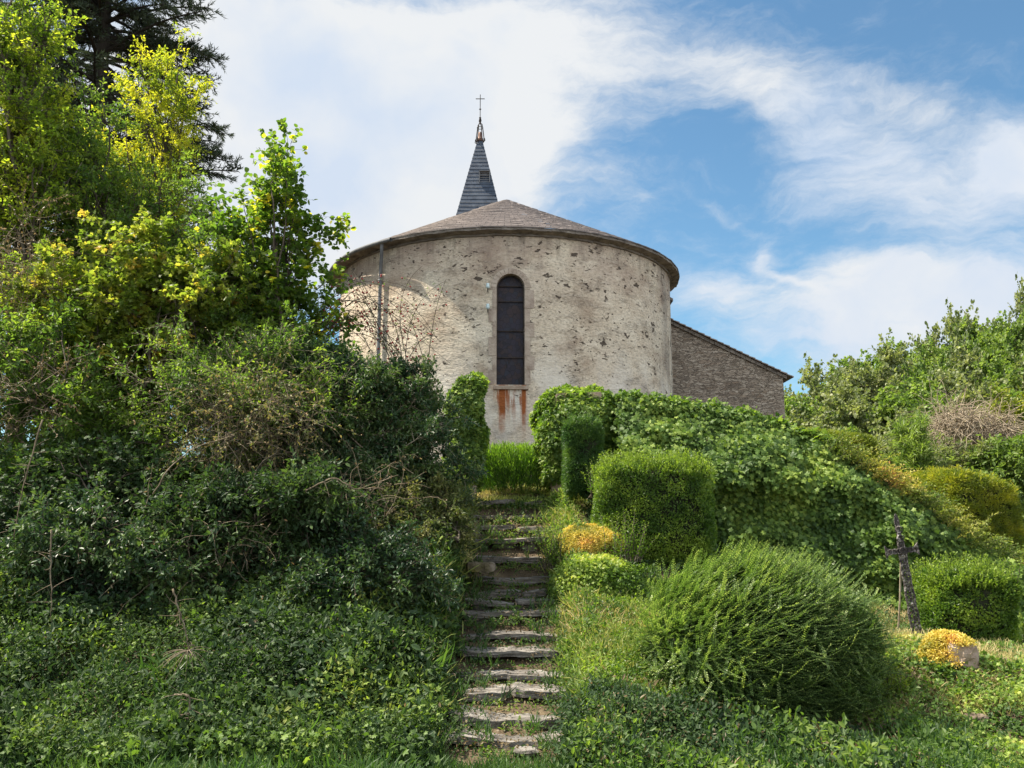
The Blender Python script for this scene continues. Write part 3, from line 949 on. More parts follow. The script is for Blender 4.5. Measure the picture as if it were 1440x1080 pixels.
    for q in (zz - 1.0, zz - 2.6, zz - 4.2):
        pp = np.array([cyl(np.array([s0 - .10]), np.array([q + d]), CR + .09)[0] for d in (-.03, .03)])
        g.tubes(pp[None], .062, 10, cap=True)
    g.build('downpipe', M['zinc'], ch, smooth=True)
    g = Geo()
    ga = np.linspace(-math.pi * .5, (s0 + .5) / CR, 60)
    gp = np.stack([CX + (EAVE_R + .05) * np.sin(ga), CY - (EAVE_R + .05) * np.cos(ga), np.full(60, EAVE_Z - .045)], -1)
    g.tubes(gp[None], .055, 8)
    g.build('gutter', M['zinc'], ch, smooth=True)
    # two glass insulators left of the window
    for py in (402, 431):
        p = at(686, py, CY - CR - .1)
        p[1] = CY - math.sqrt(CR ** 2 - (p[0] - CX) ** 2)
        g = Geo()
        zz_ = np.array([-.07, -.05, -.01, .03, .06, .075]); rr_ = [.02, .045, .05, .04, .045, .01]
        g.tubes(np.stack([np.full(6, p[0]), np.full(6, p[1] - .12), p[2] + zz_], -1)[None], np.array(rr_)[None], 10, cap=True)
        ins = g.build('insulator', M['glass_insulator'], ch, smooth=True)
        g = Geo()
        g.tubes(np.array([[p[0], p[1] + .02, p[2] - .12], [p[0], p[1] - .08, p[2] - .13], [p[0], p[1] - .12, p[2] - .06]])[None], .012, 6)
        b = g.build('bracket', M['dark_iron'], None)
        b.parent = ins
    # spire
    SYY = 37.0
    tip, cut_l, cut_r = at(675, 199, SYY), at(645, 298, SYY - 1), at(703, 280, SYY - 1)
    hcut = (cut_r[0] - cut_l[0]) / 2 * .97
    zc = (cut_l[2] + cut_r[2]) / 2
    sx = tip[0]
    k = (hcut - .10) / (tip[2] - zc)
    zb = APEX_Z - 1.6
    hb = hcut + (zc - zb) * k * 1.02
    g = Geo()
    n_r = 44
    zs = np.linspace(zb, tip[2], n_r + 1)
    for i in range(n_r):
        w0 = hb + (.10 - hb) * (zs[i] - zb) / (tip[2] - zb)
        w1 = hb + (.10 - hb) * (zs[i + 1] - zb) / (tip[2] - zb)
        w0 += .018
        for q in range(4):
            a0, a1 = math.pi / 2 * q + math.pi / 4, math.pi / 2 * (q + 1) + math.pi / 4
            c0 = np.array([math.cos(a0), math.sin(a0)]) * math.sqrt(2); c1 = np.array([math.cos(a1), math.sin(a1)]) * math.sqrt(2)
            B = np.array([sx, SYY])
            v = [[*(B + c0 * w0), zs[i]], [*(B + c1 * w0), zs[i]], [*(B + c1 * w1), zs[i + 1] + .01], [*(B + c0 * w1), zs[i + 1] + .01]]
            v += [[*(B + c1 * (w0 - .03)), zs[i]], [*(B + c0 * (w0 - .03)), zs[i]]]
            g.add(v, np.array([[0, 1, 2, 3], [1, 0, 5, 4]]))
    sp = g.build('spire', M['spire_slate'], ch, uvfn=lambda V: np.stack([V[:, 0] + V[:, 1], V[:, 2]], -1))
    g = Geo()
    g.box((sx, SYY, zb - 1.0), (2 * hb + .1, 2 * hb + .1, 2.2))
    g.build('spire_base', M['rubble_wall'], ch, uvfn=uvx)
    # louvre hatch on the spire
    hp = at(682, 257, SYY)
    wl = hb + (.10 - hb) * (hp[2] - zb) / (tip[2] - zb)
    g = Geo()
    for dx in (-.22, .22):
        g.box((hp[0] + dx, SYY - wl - .06, hp[2]), (.035, .16, .50))
    g.box((hp[0], SYY - wl - .07, hp[2] + .27), (.5, .2, .03))
    for j in range(5):
        g.box((hp[0], SYY - wl - .03, hp[2] - .2 + j * .1), (.41, .07, .02))
    b = g.build('hatch', M['zinc'], None); b.parent = sp
    # finial: iron cage with a bell, rod and cross
    g = Geo()
    t = tip
    bz0, bz1 = t[2] - .12, at(675, 166, SYY)[2]
    H = bz1 - bz0
    for q in range(4):
        a = math.pi / 2 * q + math.pi / 4 + .3
        ca, sa = math.cos(a), math.sin(a)
        prof = [(.10, 0), (.18, .04), (.21, .14), (.18, .34), (.13, .62), (.10, .74), (.02, .80), (.05, .9), (.02, 1.0)]
        g.tubes(np.array([[sx + r * ca, SYY + r * sa, bz0 + H * h] for r, h in prof])[None], .022, 5)
        g.tubes(np.array([[sx + r * ca, SYY + r * sa, bz0 + H * h] for r, h in [(.18, .04), (.26, .10), (.24, .18), (.19, .14)]])[None], .016, 5)
    for h, r in ((.14, .21), (.62, .13)):
        a = np.linspace(0, 2 * math.pi, 17)
        g.tubes(np.stack([sx + r * np.cos(a), SYY + r * np.sin(a), np.full(17, bz0 + H * h)], -1)[None], .016, 4)
    ctop = at(675, 133, SYY)[2]
    g.tubes(np.array([[sx, SYY, bz1 - .15], [sx, SYY, ctop]])[None], .018, 6, cap=True)
    cz = at(675, 139, SYY)[2]
    g.tubes(np.array([[sx - .2, SYY, cz], [sx + .2, SYY, cz]])[None], .018, 6, cap=True)
    for zz_ in (bz1 + .02, bz1 + .42):
        g.tubes(np.array([[sx, SYY, zz_ - .05], [sx, SYY, zz_], [sx, SYY, zz_ + .05]])[None], np.array([[.01, .055, .01]]), 8)
    f = g.build('finial_cross', M['dark_iron'], None); f.parent = sp
    g = Geo()
    hh = np.array([0, .05, .12, .22, .34, .42, .46]); rad = np.array([.16, .155, .13, .10, .09, .06, .02])
    g.tubes(np.stack([np.full(7, sx), np.full(7, SYY), bz0 + .10 * H + hh * 1.0], -1)[None], rad[None], 16, cap=True)
    b = g.build('bell', M['bronze'], None, smooth=True); b.parent = sp
    return ch


build_church()


# ------------------------------------------------------------------ the stairway
def rough_box(g, x0, x1, y0, y1, z0, z1, amp=.02, seed=0, n=(14, 4, 3), tilt=0.0):
    """an irregular slab: a box shell cut fine and pushed about by noise"""
    nx, ny, nz = n
    X = np.linspace(0, 1, nx); Yv = np.linspace(0, 1, ny); Z = np.linspace(0, 1, nz)
    def sheet(fn, A, B):
        U, V = np.meshgrid(A, B, indexing='ij')
        P = fn(U, V)
        sh = P.shape
        Q = P.reshape(-1, 3)
        W = np.stack([x0 + (x1 - x0) * Q[:, 0], y0 + (y1 - y0) * Q[:, 1], z0 + (z1 - z0) * Q[:, 2]], -1)
        d = np.stack([vnoise(W, 5, seed + q, 3) - .5 for q in range(3)], -1)
        c = np.array([(x0 + x1) / 2, (y0 + y1) / 2, (z0 + z1) / 2])
        # round the ends
        e = np.abs(Q[:, 0] - .5) * 2
        W[:, 1] += (c[1] - W[:, 1]) * .5 * np.clip(e - .85, 0, 1) / .15 * .6
        W[:, 2] += (c[2] - W[:, 2]) * np.clip(e - .85, 0, 1) / .15 * .4
        W[:, 2] += (Q[:, 0] - .5) * tilt
        W[:, 1] += (Q[:, 0] - .5) * tilt * 1.5 * (Q[:, 1] < .5)
        W += d * np.array([.03, amp * 2.2, amp * 2])
        W[:, 2] += (vnoise(W * np.array([1, 0, 0]), 1.6, seed + 7) - .5) * amp * 2.6
        W[:, 1] += (vnoise(W * np.array([1, 0, 0]), 3.5, seed + 9, 3) - .5) * amp * 6 * (Q[:, 1] < .5)
        W[:, 2] += (vnoise(W * np.array([1, .3, 3]), 12, seed + 3, 2) - .5) * amp * .9
        g.grid(W.reshape(sh))
    o = lambda *a: np.stack(a, -1)
    sheet(lambda U, V: o(U, V, np.ones_like(U)), X, Yv)
    sheet(lambda U, V: o(U, V, np.zeros_like(U)), X, Yv)
    sheet(lambda U, V: o(U, np.zeros_like(U), V), X, Z)
    sheet(lambda U, V: o(U, np.ones_like(U), V), X, Z)
    sheet(lambda U, V: o(np.zeros_like(U), U, V), Yv, Z)
    sheet(lambda U, V: o(np.ones_like(U), U, V), Yv, Z)


def build_stairs():
    st = thing('stone_stairway', 'steep stairway of rough grey stone slabs between the dark bank and the sunny mound', 'stairs', (0, 8.3, 0))
    rr = random.Random(11)
    for i, (xl, xr, Y, z) in enumerate(STEPS):
        g = Geo()
        nxt = STEPS[i + 1][2] if i + 1 < len(STEPS) else Y + .5
        zprev = STEPS[i - 1][3] if i else -.05
        th = rr.uniform(.05, .085)
        tilt = rr.uniform(-.02, .02)
        # one long slab or two shorter ones
        cuts = [(xl, xr)] if i in (0, 1, 3, 4, 5, 6, 9, 10, 11) else [(xl, xl + (xr - xl) * (q := rr.uniform(.35, .65))), (xl + (xr - xl) * q + .02, xr)]
        for a, b in cuts:
            a -= rr.uniform(.02, .12) * (a == xl); b += rr.uniform(-.04, .24) * (b == xr)
            dz = rr.uniform(-.02, .02)
            rough_box(g, a, b, Y + rr.uniform(-.03, .03), nxt + .10, z - th + dz, z + dz, .022, i * 13 + int(a * 50) + 60, (40, 8, 5), tilt=rr.uniform(-.03, .05))
        # riser stones under the slab
        x = xl
        while x < xr - .1:
            w = rr.uniform(.16, .42)
            rough_box(g, x, min(x + w, xr), Y + rr.uniform(.06, .12), nxt, zprev - .12, z - th - rr.uniform(.0, .02), .02, int(x * 77) + i * 5 + 300, (6, 3, 4))
            x += w + .015
        g.build('step', M['slab'], st, smooth=False)
    g = Geo()
    a, b = at(660, 806, 12.1), at(696, 793, 12.1)
    rough_box(g, a[0] - .05, b[0], 12.1, 12.45, a[2] - .02, b[2] - .01, .035, 77, (16, 8, 6))
    g.build('kerb_block', M['mossy_rock'], st)
    return st


build_stairs()


# ------------------------------------------------------------------ foliage builders
def crown_points(crowns, n, shell=.5):
    """points in a union of ellipsoids [(centre, radii)]"""
    vol = np.array([r[0] * r[1] * r[2] for c, r in crowns])
    pick = rng.choice(len(crowns), n, p=vol / vol.sum())
    C = np.array([c for c, r in crowns])[pick]
    Rr = np.array([r for c, r in crowns])[pick]
    d = rdir(n)
    rad = rng.random(n) ** shell
    return C + d * Rr * rad[:, None], d


def bez(a, c, b, n):
    t = np.linspace(0, 1, n)[None, :, None]
    return a[:, None] * (1 - t) ** 2 + 2 * c[:, None] * t * (1 - t) + b[:, None] * t ** 2


def tree(name, label, cat, base, crowns, mat, leaf=LEAF, size=(.05, .08), limbs=26, subs=7, twigs=5, leaves=12, twig_len=.35, spread=.45,
         trunk_r=.10, bark='bark', lean=(0, 0), stems=1, droop=.25, group=None, shell=.4, up=.4, tone=(0, 1), trunk_h=.75, out_leaf=.5, parts=True):
    base = np.asarray(base, float)
    t = thing(name, label, cat, base, group)
    cc = sum(np.array(c) * r[2] for c, r in crowns) / sum(r[2] for c, r in crowns)
    top = max(c[2] + r[2] for c, r in crowns)
    gw, gl = Geo(), Geo()
    # stems
    trunks = []
    for s in range(stems):
        off = rng.normal(size=3) * [.25, .25, 0] * (stems > 1)
        e = np.array([cc[0] + rng.normal() * .07 * stems, cc[1] + rng.normal() * .2, base[2] + (top - base[2]) * trunk_h])
        if stems > 1:
            e += rng.normal(size=3) * [.3, .3, .3]
        ctrl = (base + e) / 2 + rng.normal(size=3) * [.25, .2, 0] + np.array([lean[0], lean[1], 0])
        P = bez((base + off)[None], ctrl[None], e[None], 14)
        P[0, 1:-1] += rng.normal(size=(12, 3)) * .025
        r = trunk_r / math.sqrt(stems)
        gw.tubes(P, np.linspace(r * 1.15, r * .18, 14)[None], 9)
        trunks.append(P[0])
    tr = np.array(trunks)
    # limbs
    E, _ = crown_points(crowns, limbs, shell)
    ti = rng.integers(0, stems, limbs)
    hfrac = np.clip((E[:, 2] - base[2]) / (tr[ti, -1, 2] - base[2] + 1e-6) - rng.uniform(.12, .45, limbs), .12, .95)
    S = np.stack([np.array([np.interp(h * 13, np.arange(14), tr[i, :, q]) for h, i in zip(hfrac, ti)]) for q in range(3)], -1)
    dist = np.linalg.norm(E - S, axis=1, keepdims=True)
    Ct = S + (E - S) * .5 + np.array([0, 0, 1]) * dist * rng.uniform(-.05, .28, (limbs, 1)) + rng.normal(size=(limbs, 3)) * .12 * dist
    LP = bez(S, Ct, E, 9)
    LP[:, 1:-1] += rng.normal(size=(limbs, 7, 3)) * .014 * dist[:, None]
    gw.tubes(LP, np.linspace(1, .22, 9)[None] * (trunk_r * .28 * np.clip(dist / 2, .4, 1.2)), 6)
    # side branches
    n = limbs * subs
    li = np.repeat(np.arange(limbs), subs)
    tt = rng.uniform(.35, 1.0, n) * 8
    i0 = np.clip(tt.astype(int), 0, 7); f = (tt - i0)[:, None]
    A = LP[li, i0] * (1 - f) + LP[li, i0 + 1] * f
    dd = unit(rng.normal(size=(n, 3)) + unit(A - cc) * .7 + np.array([0, 0, up]))
    B = A + dd * rng.uniform(.4, 1.3, (n, 1)) * spread
    mid = (A + B) / 2 + rng.normal(size=(n, 3)) * .06 * spread
    gw.tubes(bez(A, mid, B, 4), np.linspace(1, .4, 4)[None] * trunk_r * .06, 4)
    # twigs
    n2 = n * twigs
    si = np.repeat(np.arange(n), twigs)
    q = rng.uniform(.3, 1.0, (n2, 1))
    A2 = A[si] * (1 - q) + B[si] * q
    d2 = unit(dd[si] * .8 + rdir(n2) * .9 + np.array([0, 0, up * .5]))
    L2 = rng.uniform(.5, 1.2, n2) * twig_len
    B2 = A2 + d2 * L2[:, None]
    M2 = (A2 + B2) / 2 + np.array([0, 0, 1]) * L2[:, None] * .08
    B2 = B2 + np.array([0, 0, -1]) * L2[:, None] * droop * .5
    gw.tubes(bez(A2, M2, B2, 3), np.full((n2, 3), max(trunk_r * .02, .0018)), 3)
    # leaves
    n3 = n2 * leaves
    wi = np.repeat(np.arange(n2), leaves)
    tq = rng.random((n3, 1))
    pos = A2[wi] * (1 - tq) ** 2 + 2 * M2[wi] * tq * (1 - tq) + B2[wi] * tq ** 2
    ld = unit(d2[wi] * out_leaf + rdir(n3) * .8 + np.array([0, 0, -droop]))
    nr = unit(np.array([0, 0, 1.0]) + rdir(n3) * .75)
    pos = pos + ld * rng.uniform(0, .5, (n3, 1)) * np.mean(size)
    sz = rng.uniform(size[0], size[1], n3)
    cl = vnoise(pos, 1.1 / max(spread, .3), 5, 2)
    rn = np.clip(rng.random(n3) * .55 + (cl - .5) * 1.6 + .25, 0, 1) * (tone[1] - tone[0]) + tone[0]
    gl.leaves(leaf, pos, ld, nr, sz, rn)
    gw.build('trunk', M[bark], t, smooth=True)
    gl.build('crown', M[mat], t)
    return t


def superpoint(d, half, e):
    """ray direction to the surface of a superellipsoid with exponent e"""
    s = (np.abs(d[:, 0] / half[0]) ** e + np.abs(d[:, 1] / half[1]) ** e + np.abs(d[:, 2] / half[2]) ** e) ** (-1 / e)
    return d * s[:, None]


def hedge(name, label, cat, centre, half, mat, leaf=DIA, size=(.02, .035), n=60000, e=5.0, rough=.05, depth=.10, rz=0.0, tilt=0.0, core=.86,
          shoots=0, shoot_len=.15, nfreq=2.5, tone=(0, 1), up=.5, group=None, bark='bark_dark', shear=0.0):
    c = np.asarray(centre, float); half = np.asarray(half, float)
    base = (c[0], c[1], c[2] - half[2])
    t = thing(name, label, cat, base, group)
    # even sampling over a box-like body: start from a box surface
    w = np.array([half[1] * half[2], half[1] * half[2], half[0] * half[2], half[0] * half[2], half[0] * half[1], half[0] * half[1] * .3])
    face = rng.choice(6, n, p=w / w.sum())
    q = rng.uniform(-1, 1, (n, 3))
    ax = face // 2
    q[np.arange(n), ax] = np.where(face % 2 == 0, 1.0, -1.0)
    q[face == 4, 2] = 1; q[face == 5, 2] = -1
    d = unit(q * half)
    p = superpoint(d, half, e)
    nrm = unit(np.sign(p) * (np.abs(p / half) ** (e - 1)) / half)
    cs, sn = math.cos(rz), math.sin(rz)
    Rm = np.array([[cs, sn, 0], [-sn, cs, 0], [0, 0, 1]])
    def xf(v):
        v = v.copy()
        v[:, 2] += v[:, 0] * math.tan(tilt) + shear * v[:, 0] ** 2
        return v @ Rm
    nz = vnoise(p + c, nfreq, 11, 3) - .5
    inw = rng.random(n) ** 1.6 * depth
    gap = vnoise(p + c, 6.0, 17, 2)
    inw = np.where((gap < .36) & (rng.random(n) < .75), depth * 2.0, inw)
    pp = p + nrm * (nz * rough * 2 - inw)[:, None]
    pos = xf(pp) + c
    nr = nrm @ Rm
    ld = unit(nr * .6 + rdir(n) * .8 + np.array([0, 0, up]))
    ln = unit(nr + rdir(n) * .7 + np.array([0, 0, .5]))
    g = Geo()
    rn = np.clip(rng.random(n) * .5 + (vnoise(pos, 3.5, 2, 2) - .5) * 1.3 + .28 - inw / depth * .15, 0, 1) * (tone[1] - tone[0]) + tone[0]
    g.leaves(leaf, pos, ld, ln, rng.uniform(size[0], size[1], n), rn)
    gs = Geo()
    if shoots:
        k = rng.choice(np.where(nrm[:, 2] > .25)[0], shoots)
        a = xf(p[k]) + c
        dv = unit(nrm[k] @ Rm * .4 + rdir(shoots) * .3 + np.array([0, 0, .9]))
        ln_ = rng.random(shoots) ** 1.5 * shoot_len + .03
        b = a + dv * ln_[:, None]
        gs.tubes(np.stack([a - dv * .05, b], 1), np.full((shoots, 2), .0016), 3)
        m = 12
        tq = np.tile(np.linspace(0, 1, m), shoots)
        ki = np.repeat(np.arange(shoots), m)
        ps = a[ki] * (1 - tq[:, None]) + b[ki] * tq[:, None]
        g.leaves(leaf, ps, unit(dv[ki] * .8 + rdir(len(ki)) * .8), rdir(len(ki)) + [0, 0, .6], rng.uniform(size[0], size[1], len(ki)), np.clip(rng.random(len(ki)) * .4 + .6, 0, 1))
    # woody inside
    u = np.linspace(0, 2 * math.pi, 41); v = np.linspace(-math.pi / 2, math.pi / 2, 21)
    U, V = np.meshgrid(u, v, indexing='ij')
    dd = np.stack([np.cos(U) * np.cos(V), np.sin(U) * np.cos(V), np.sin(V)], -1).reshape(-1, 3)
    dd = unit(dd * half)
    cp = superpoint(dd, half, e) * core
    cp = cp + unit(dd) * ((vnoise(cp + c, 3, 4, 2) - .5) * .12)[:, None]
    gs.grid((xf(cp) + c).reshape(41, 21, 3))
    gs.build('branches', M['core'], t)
    g.build('foliage', M[mat], t)
    return t


# ------------------------------------------------------------------ clipped shrubs and hedges on the right
def from_px(x0, x1, y0, y1, Y):
    a, b = at(x0, (y0 + y1) / 2, Y), at(x1, (y0 + y1) / 2, Y)
    t, l = at((x0 + x1) / 2, y0, Y), at((x0 + x1) / 2, y1, Y)
    return np.array([(a[0] + b[0]) / 2, Y, (t[2] + l[2]) / 2]), (b[0] - a[0]) / 2, (t[2] - l[2]) / 2


c, w, h = from_px(842, 1012, 645, 790, 12.6)
hedge('box_hedge', 'square clipped box hedge with a flat bright top, left of the ivy slope', 'hedge', c + [0, .7, -.08], (w, .75, h + .08), 'box_leaf', size=(.022, .042), n=100000, e=5, rough=.11, depth=.12, rz=R(-4), shoots=900, shoot_len=.2)
c, w, h = from_px(795, 848, 588, 700, 14.2)
hedge('upright_yew', 'narrow upright dark yew bush in front of the right gate pillar', 'bush', c + [0, .3, 0], (w, .32, h), 'cypress_leaf', leaf=NEEDLE, size=(.05, .08), n=40000, e=4, rough=.06, depth=.10, shoots=120, shoot_len=.12)
c, w, h = from_px(1312, 1440, 803, 935, 11.6)
hedge('clipped_shrub', 'rounded square clipped shrub with small leaves, right of the rusty iron cross', 'shrub', c + [0, .4, -.1], (w, .5, h + .08), 'box_leaf', leaf=LEAF, size=(.025, .045), n=75000, e=4, rough=.14, depth=.16, shoots=500, shoot_len=.22)
c, w, h = from_px(1312, 1425, 652, 790, 17.0)
hedge('golden_conifer_hedge', 'golden green clipped conifer hedge sloping down to the right', 'hedge', c + [.1, .7, -.2], (w, .9, h), 'gold_conifer', leaf=NEEDLE, size=(.06, .10), n=90000, e=6, rough=.07, depth=.13, rz=R(10), tilt=R(-12), shoots=200, shoot_len=.1, shear=-.12)
c, w, h = from_px(1105, 1236, 606, 668, 20.0)
hedge('low_conifer_hedge', 'low flat topped green conifer hedge behind the ivy wall', 'hedge', c + [0, .6, 0], (w, .7, h), 'gold_conifer', leaf=NEEDLE, size=(.06, .10), n=50000, e=7, rough=.05, depth=.12, tilt=R(-6), tone=(0, .75))
# bright feathery shrub at the head of the stairs
def spiky_bush(name, label, c, rx, ry, rz_, n, L):
    t = thing(name, label, 'bush', (c[0], c[1], c[2] - rz_))
    g, gs = Geo(), Geo()
    b = np.stack([rng.uniform(-1, 1, n) * rx, rng.uniform(-1, 1, n) * ry, rng.uniform(-1, .3, n) * rz_], -1) + c
    dv = unit(np.stack([(b[:, 0] - c[0]) * .5, (b[:, 1] - c[1]) * .5, np.full(n, .8)], -1) + rng.normal(size=(n, 3)) * .18)
    ln = rng.uniform(.6, 1.1, n) * L
    e = b + dv * ln[:, None]
    lim = c[2] + rz_ * (1.02 - .22 * ((e[:, 0] - c[0]) / rx) ** 4)
    ln = np.where(e[:, 2] > lim, ln * np.clip((lim - b[:, 2]) / (e[:, 2] - b[:, 2]), .1, 1) * rng.uniform(.88, 1.06, n), ln)
    e = b + dv * ln[:, None]
    gs.tubes(np.stack([b, e], 1), np.full((n, 2), .002), 3)
    m = 26
    ki = np.repeat(np.arange(n), m); tq = np.tile(np.linspace(0, 1, m), n)[:, None]
    ps = b[ki] * (1 - tq) + e[ki] * tq
    g.leaves(NEEDLE, ps, unit(dv[ki] + rdir(len(ki)) * .55), rdir(len(ki)), rng.uniform(.05, .085, len(ki)), np.clip(tq[:, 0] * .6 + rng.random(len(ki)) * .4, 0, 1))
    gs.build('branches', M['bark_dark'], t)
    g.build('foliage', M['spiky_leaf'], t)


c, w, h = from_px(677, 760, 628, 694, 16.0)
spiky_bush('spiky_shrub', 'bright green spiky shrub at the head of the stairs under the church window', c, w, .45, h, 900, .6)


# big round shrub of arching sprigs
def sprig_bush():
    c, w, h = from_px(896, 1250, 782, 1050, 9.4)
    c = c + [0, .45, -.05]
    half = np.array([w * .91, 1.15, h * .90])
    t = thing('arching_shrub', 'large round green shrub of long arching feathery sprigs beside the lower steps', 'shrub', (c[0], c[1], c[2] - half[2]))
    n = 8200
    d = rdir(n)
    d[:, 1] = np.where(d[:, 1] > .25, -d[:, 1], d[:, 1]); d = unit(d)
    low = d[:, 2] < -.75
    d[low, 2] *= -1
    s = superpoint(d, half, 2.4)
    src = np.array([-.50 * w, .5, .12 * h])
    keep = vnoise(s + c, 3.4, 23, 2) > .30 + .10 * (s[:, 2] < -.2)
    s, d = s[keep], d[keep]; n = len(s)
    lump = vnoise(s + c, 1.7, 21, 2) - .5
    a = s * (.80 + rng.random((n, 1)) * .15) * (1 + lump[:, None] * .30)
    dv = unit(s - src)
    dv = unit(dv * np.array([1, .55, 1]) + rdir(n) * .20 + unit(rng.normal(size=(260, 3)))[np.clip((vnoise(s + c, 4.0, 5) * 260).astype(int), 0, 259)] * .22)
    sn = unit(s / half ** 2)
    face_on = np.clip(-sn[:, 1] * 1.3, 0, 1)[:, None]
    dv = unit(dv - sn * (dv * sn).sum(1, keepdims=True) * (.15 + .62 * face_on))
    L = rng.uniform(.30, .55, n) + .25 * rng.random(n) ** 4
    top = s[:, 2] / half[2]
    # arching: sprigs leave outwards and curl up (low ones sag first)
    mid = a + dv * (L * .5)[:, None] + np.array([0, 0, -1]) * (L * .10)[:, None]
    e = a + dv * L[:, None] + np.array([0, 0, 1]) * (L * np.where(top > .35, .22, .04))[:, None]
    # stay near the envelope
    k = np.sqrt((((e) / (half * 1.05)) ** 2).sum(1))
    lim = 1.04 + lump * .30 + .30 * rng.random(n) ** 3
    f = np.where(k > lim, lim / k, 1)[:, None]
    e = e * f
    P = bez(a + c, mid + c, e + c, 6)
    g, gs = Geo(), Geo()
    gs.tubes(P, np.linspace(.003, .0012, 6)[None] * np.ones((n, 1)), 3)
    m = 42
    ki = np.repeat(np.arange(n), m)
    tq = np.tile(np.linspace(.05, 1, m), n)[:, None]
    A, Mi, E = (a + c)[ki], (mid + c)[ki], (e + c)[ki]
    ps = A * (1 - tq) ** 2 + 2 * Mi * tq * (1 - tq) + E * tq ** 2
    tg = unit((Mi - A) * (1 - tq) + (E - Mi) * tq)
    side = unit(np.cross(tg, np.array([0, 0, 1.0])) + 1e-6) * np.where(np.arange(len(ki)) % 2 == 0, 1, -1)[:, None]
    ld = unit(tg * .55 + side * .8 + rdir(len(ki)) * .25)
    ln = unit(np.cross(side, tg) * np.where(np.arange(len(ki)) % 2 == 0, 1, -1)[:, None] + rdir(len(ki)) * .3)
    sprig_r = rng.random(n)
    rn = np.clip(sprig_r[ki] ** 2 * .45 + tq[:, 0] * .40 + rng.random(len(ki)) * .15, 0, 1)
    g.leaves(DIA, ps, ld, ln, rng.uniform(.020, .032, len(ki)) * (1.1 - .4 * tq[:, 0]), rn)
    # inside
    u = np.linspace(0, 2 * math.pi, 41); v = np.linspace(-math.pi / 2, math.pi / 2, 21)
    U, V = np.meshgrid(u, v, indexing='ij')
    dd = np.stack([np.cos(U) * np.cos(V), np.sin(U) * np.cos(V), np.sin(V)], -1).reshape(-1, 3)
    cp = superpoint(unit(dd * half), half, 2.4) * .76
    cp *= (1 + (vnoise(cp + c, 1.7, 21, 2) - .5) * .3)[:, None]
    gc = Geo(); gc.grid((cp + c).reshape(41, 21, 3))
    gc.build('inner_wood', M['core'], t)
    q = 160
    A_ = unit(rdir(q) * [1, .8, 1] + [0, -.4, .2]); A_ = superpoint(A_, half, 2.4)
    gs.tubes(bez(A_ * .5 + c, A_ * .85 + rdir(q) * .08 + c, A_ * 1.02 + rdir(q) * .10 + c, 6), np.linspace(.008, .002, 6)[None] * np.ones((q, 1)), 4)
    gs.build('branches', M['sprig_stem'], t)
    g.build('foliage', M['sprig_leaf'], t)


sprig_bush()


# ------------------------------------------------------------------ ivy wall and gate pillars
def ivy_wall():
    top = [(868, 566), (905, 562), (1000, 572), (1060, 588), (1100, 602), (1150, 626), (1200, 655), (1250, 690), (1300, 722), (1380, 772), (1440, 812), (1500, 850)]
    T = np.array([at(px, py, 15.4 - (px - 868) / 632 * 1.6) for px, py in top])
    t = thing('ivy_covered_wall', 'long garden wall smothered in dark glossy ivy, sloping down to the right', 'wall', (T[0, 0], T[0, 1], 1.9))
    n = 95000
    s = rng.random(n) * (len(T) - 1)
    i = np.clip(s.astype(int), 0, len(T) - 2); f = (s - i)[:, None]
    P = T[i] * (1 - f) + T[i + 1] * f
    hb = terrain(P[:, 0], P[:, 1] - .5) + .05
    H = np.maximum(P[:, 2] - hb, .4)
    v = rng.random(n) * 1.35
    top_m = v > 1
    fr = np.minimum(v, 1)
    z = hb + H * fr
    bulge = (vnoise(np.stack([P[:, 0], z * 0 + 3, z], -1), 1.0, 31, 3) - .5) * .9
    fine = (vnoise(np.stack([P[:, 0], z * 0 + 3, z], -1), 3.6, 41, 2) - .5) * .55
    yoff = -(.25 + .75 * (1 - fr) + bulge + fine)
    rnd_top = np.clip((fr - .82) / .18, 0, 1)
    yoff = yoff * (1 - rnd_top * .5) 
    back = np.where(top_m, (v - 1) / .35 * 1.0, 0)
    z = z + np.where(top_m, .0 + bulge * .35 + fine * .5, -rnd_top * .03)
    pos = np.stack([P[:, 0] + rng.normal(size=n) * .02, P[:, 1] + yoff + back, z], -1)
    pos += rdir(n) * (rng.random((n, 1)) ** 2) * .16
    nr = np.where(top_m[:, None], np.array([0, -.2, 1.0]), np.array([0, -1.0, .35]))
    ld = unit(np.where(top_m[:, None], np.array([0, -.3, .2]), np.array([0, -.35, -.9])) + rdir(n) * .7)
    ln = unit(nr + rdir(n) * .55)
    g = Geo()
    rn = np.clip(rng.random(n) * .6 + (vnoise(pos, 1.6, 8, 2) - .5) * .8 + .12, 0, .97)
    g.leaves(IVY, pos, ld, ln, rng.uniform(.05, .10, n) * (.6 + vnoise(pos, 2.2, 19, 2) * .9), rn)
    # core wall
    gc = Geo()
    m = 120
    ss = np.linspace(0, len(T) - 1.001, m); ii = ss.astype(int); ff = (ss - ii)[:, None]
    Q = T[ii] * (1 - ff) + T[ii + 1] * ff
    zb = terrain(Q[:, 0], Q[:, 1] - .5) - .3
    rows = []
    for vv in np.linspace(0, 1, 16):
        zz = zb + (Q[:, 2] - .08 - zb) * vv
        bl = (vnoise(np.stack([Q[:, 0], zz * 0 + 3, zz], -1), 1.0, 31, 3) - .5) * .9
        yo = -(.12 + .75 * (1 - vv) + bl) * (1 - np.clip((vv - .82) / .18, 0, 1) * .5)
        rows.append(np.stack([Q[:, 0], Q[:, 1] + yo, zz], -1))
    rows.append(np.stack([Q[:, 0], Q[:, 1] + 1.0, Q[:, 2] - .10], -1))
    rows.append(np.stack([Q[:, 0], Q[:, 1] + 1.1, zb], -1))
    gc.grid(np.stack(rows, 0))
    gc.build('stone_core', M['soil'], t)
    g.build('ivy', M['ivy_leaf'], t)
    return T


IVT = ivy_wall()


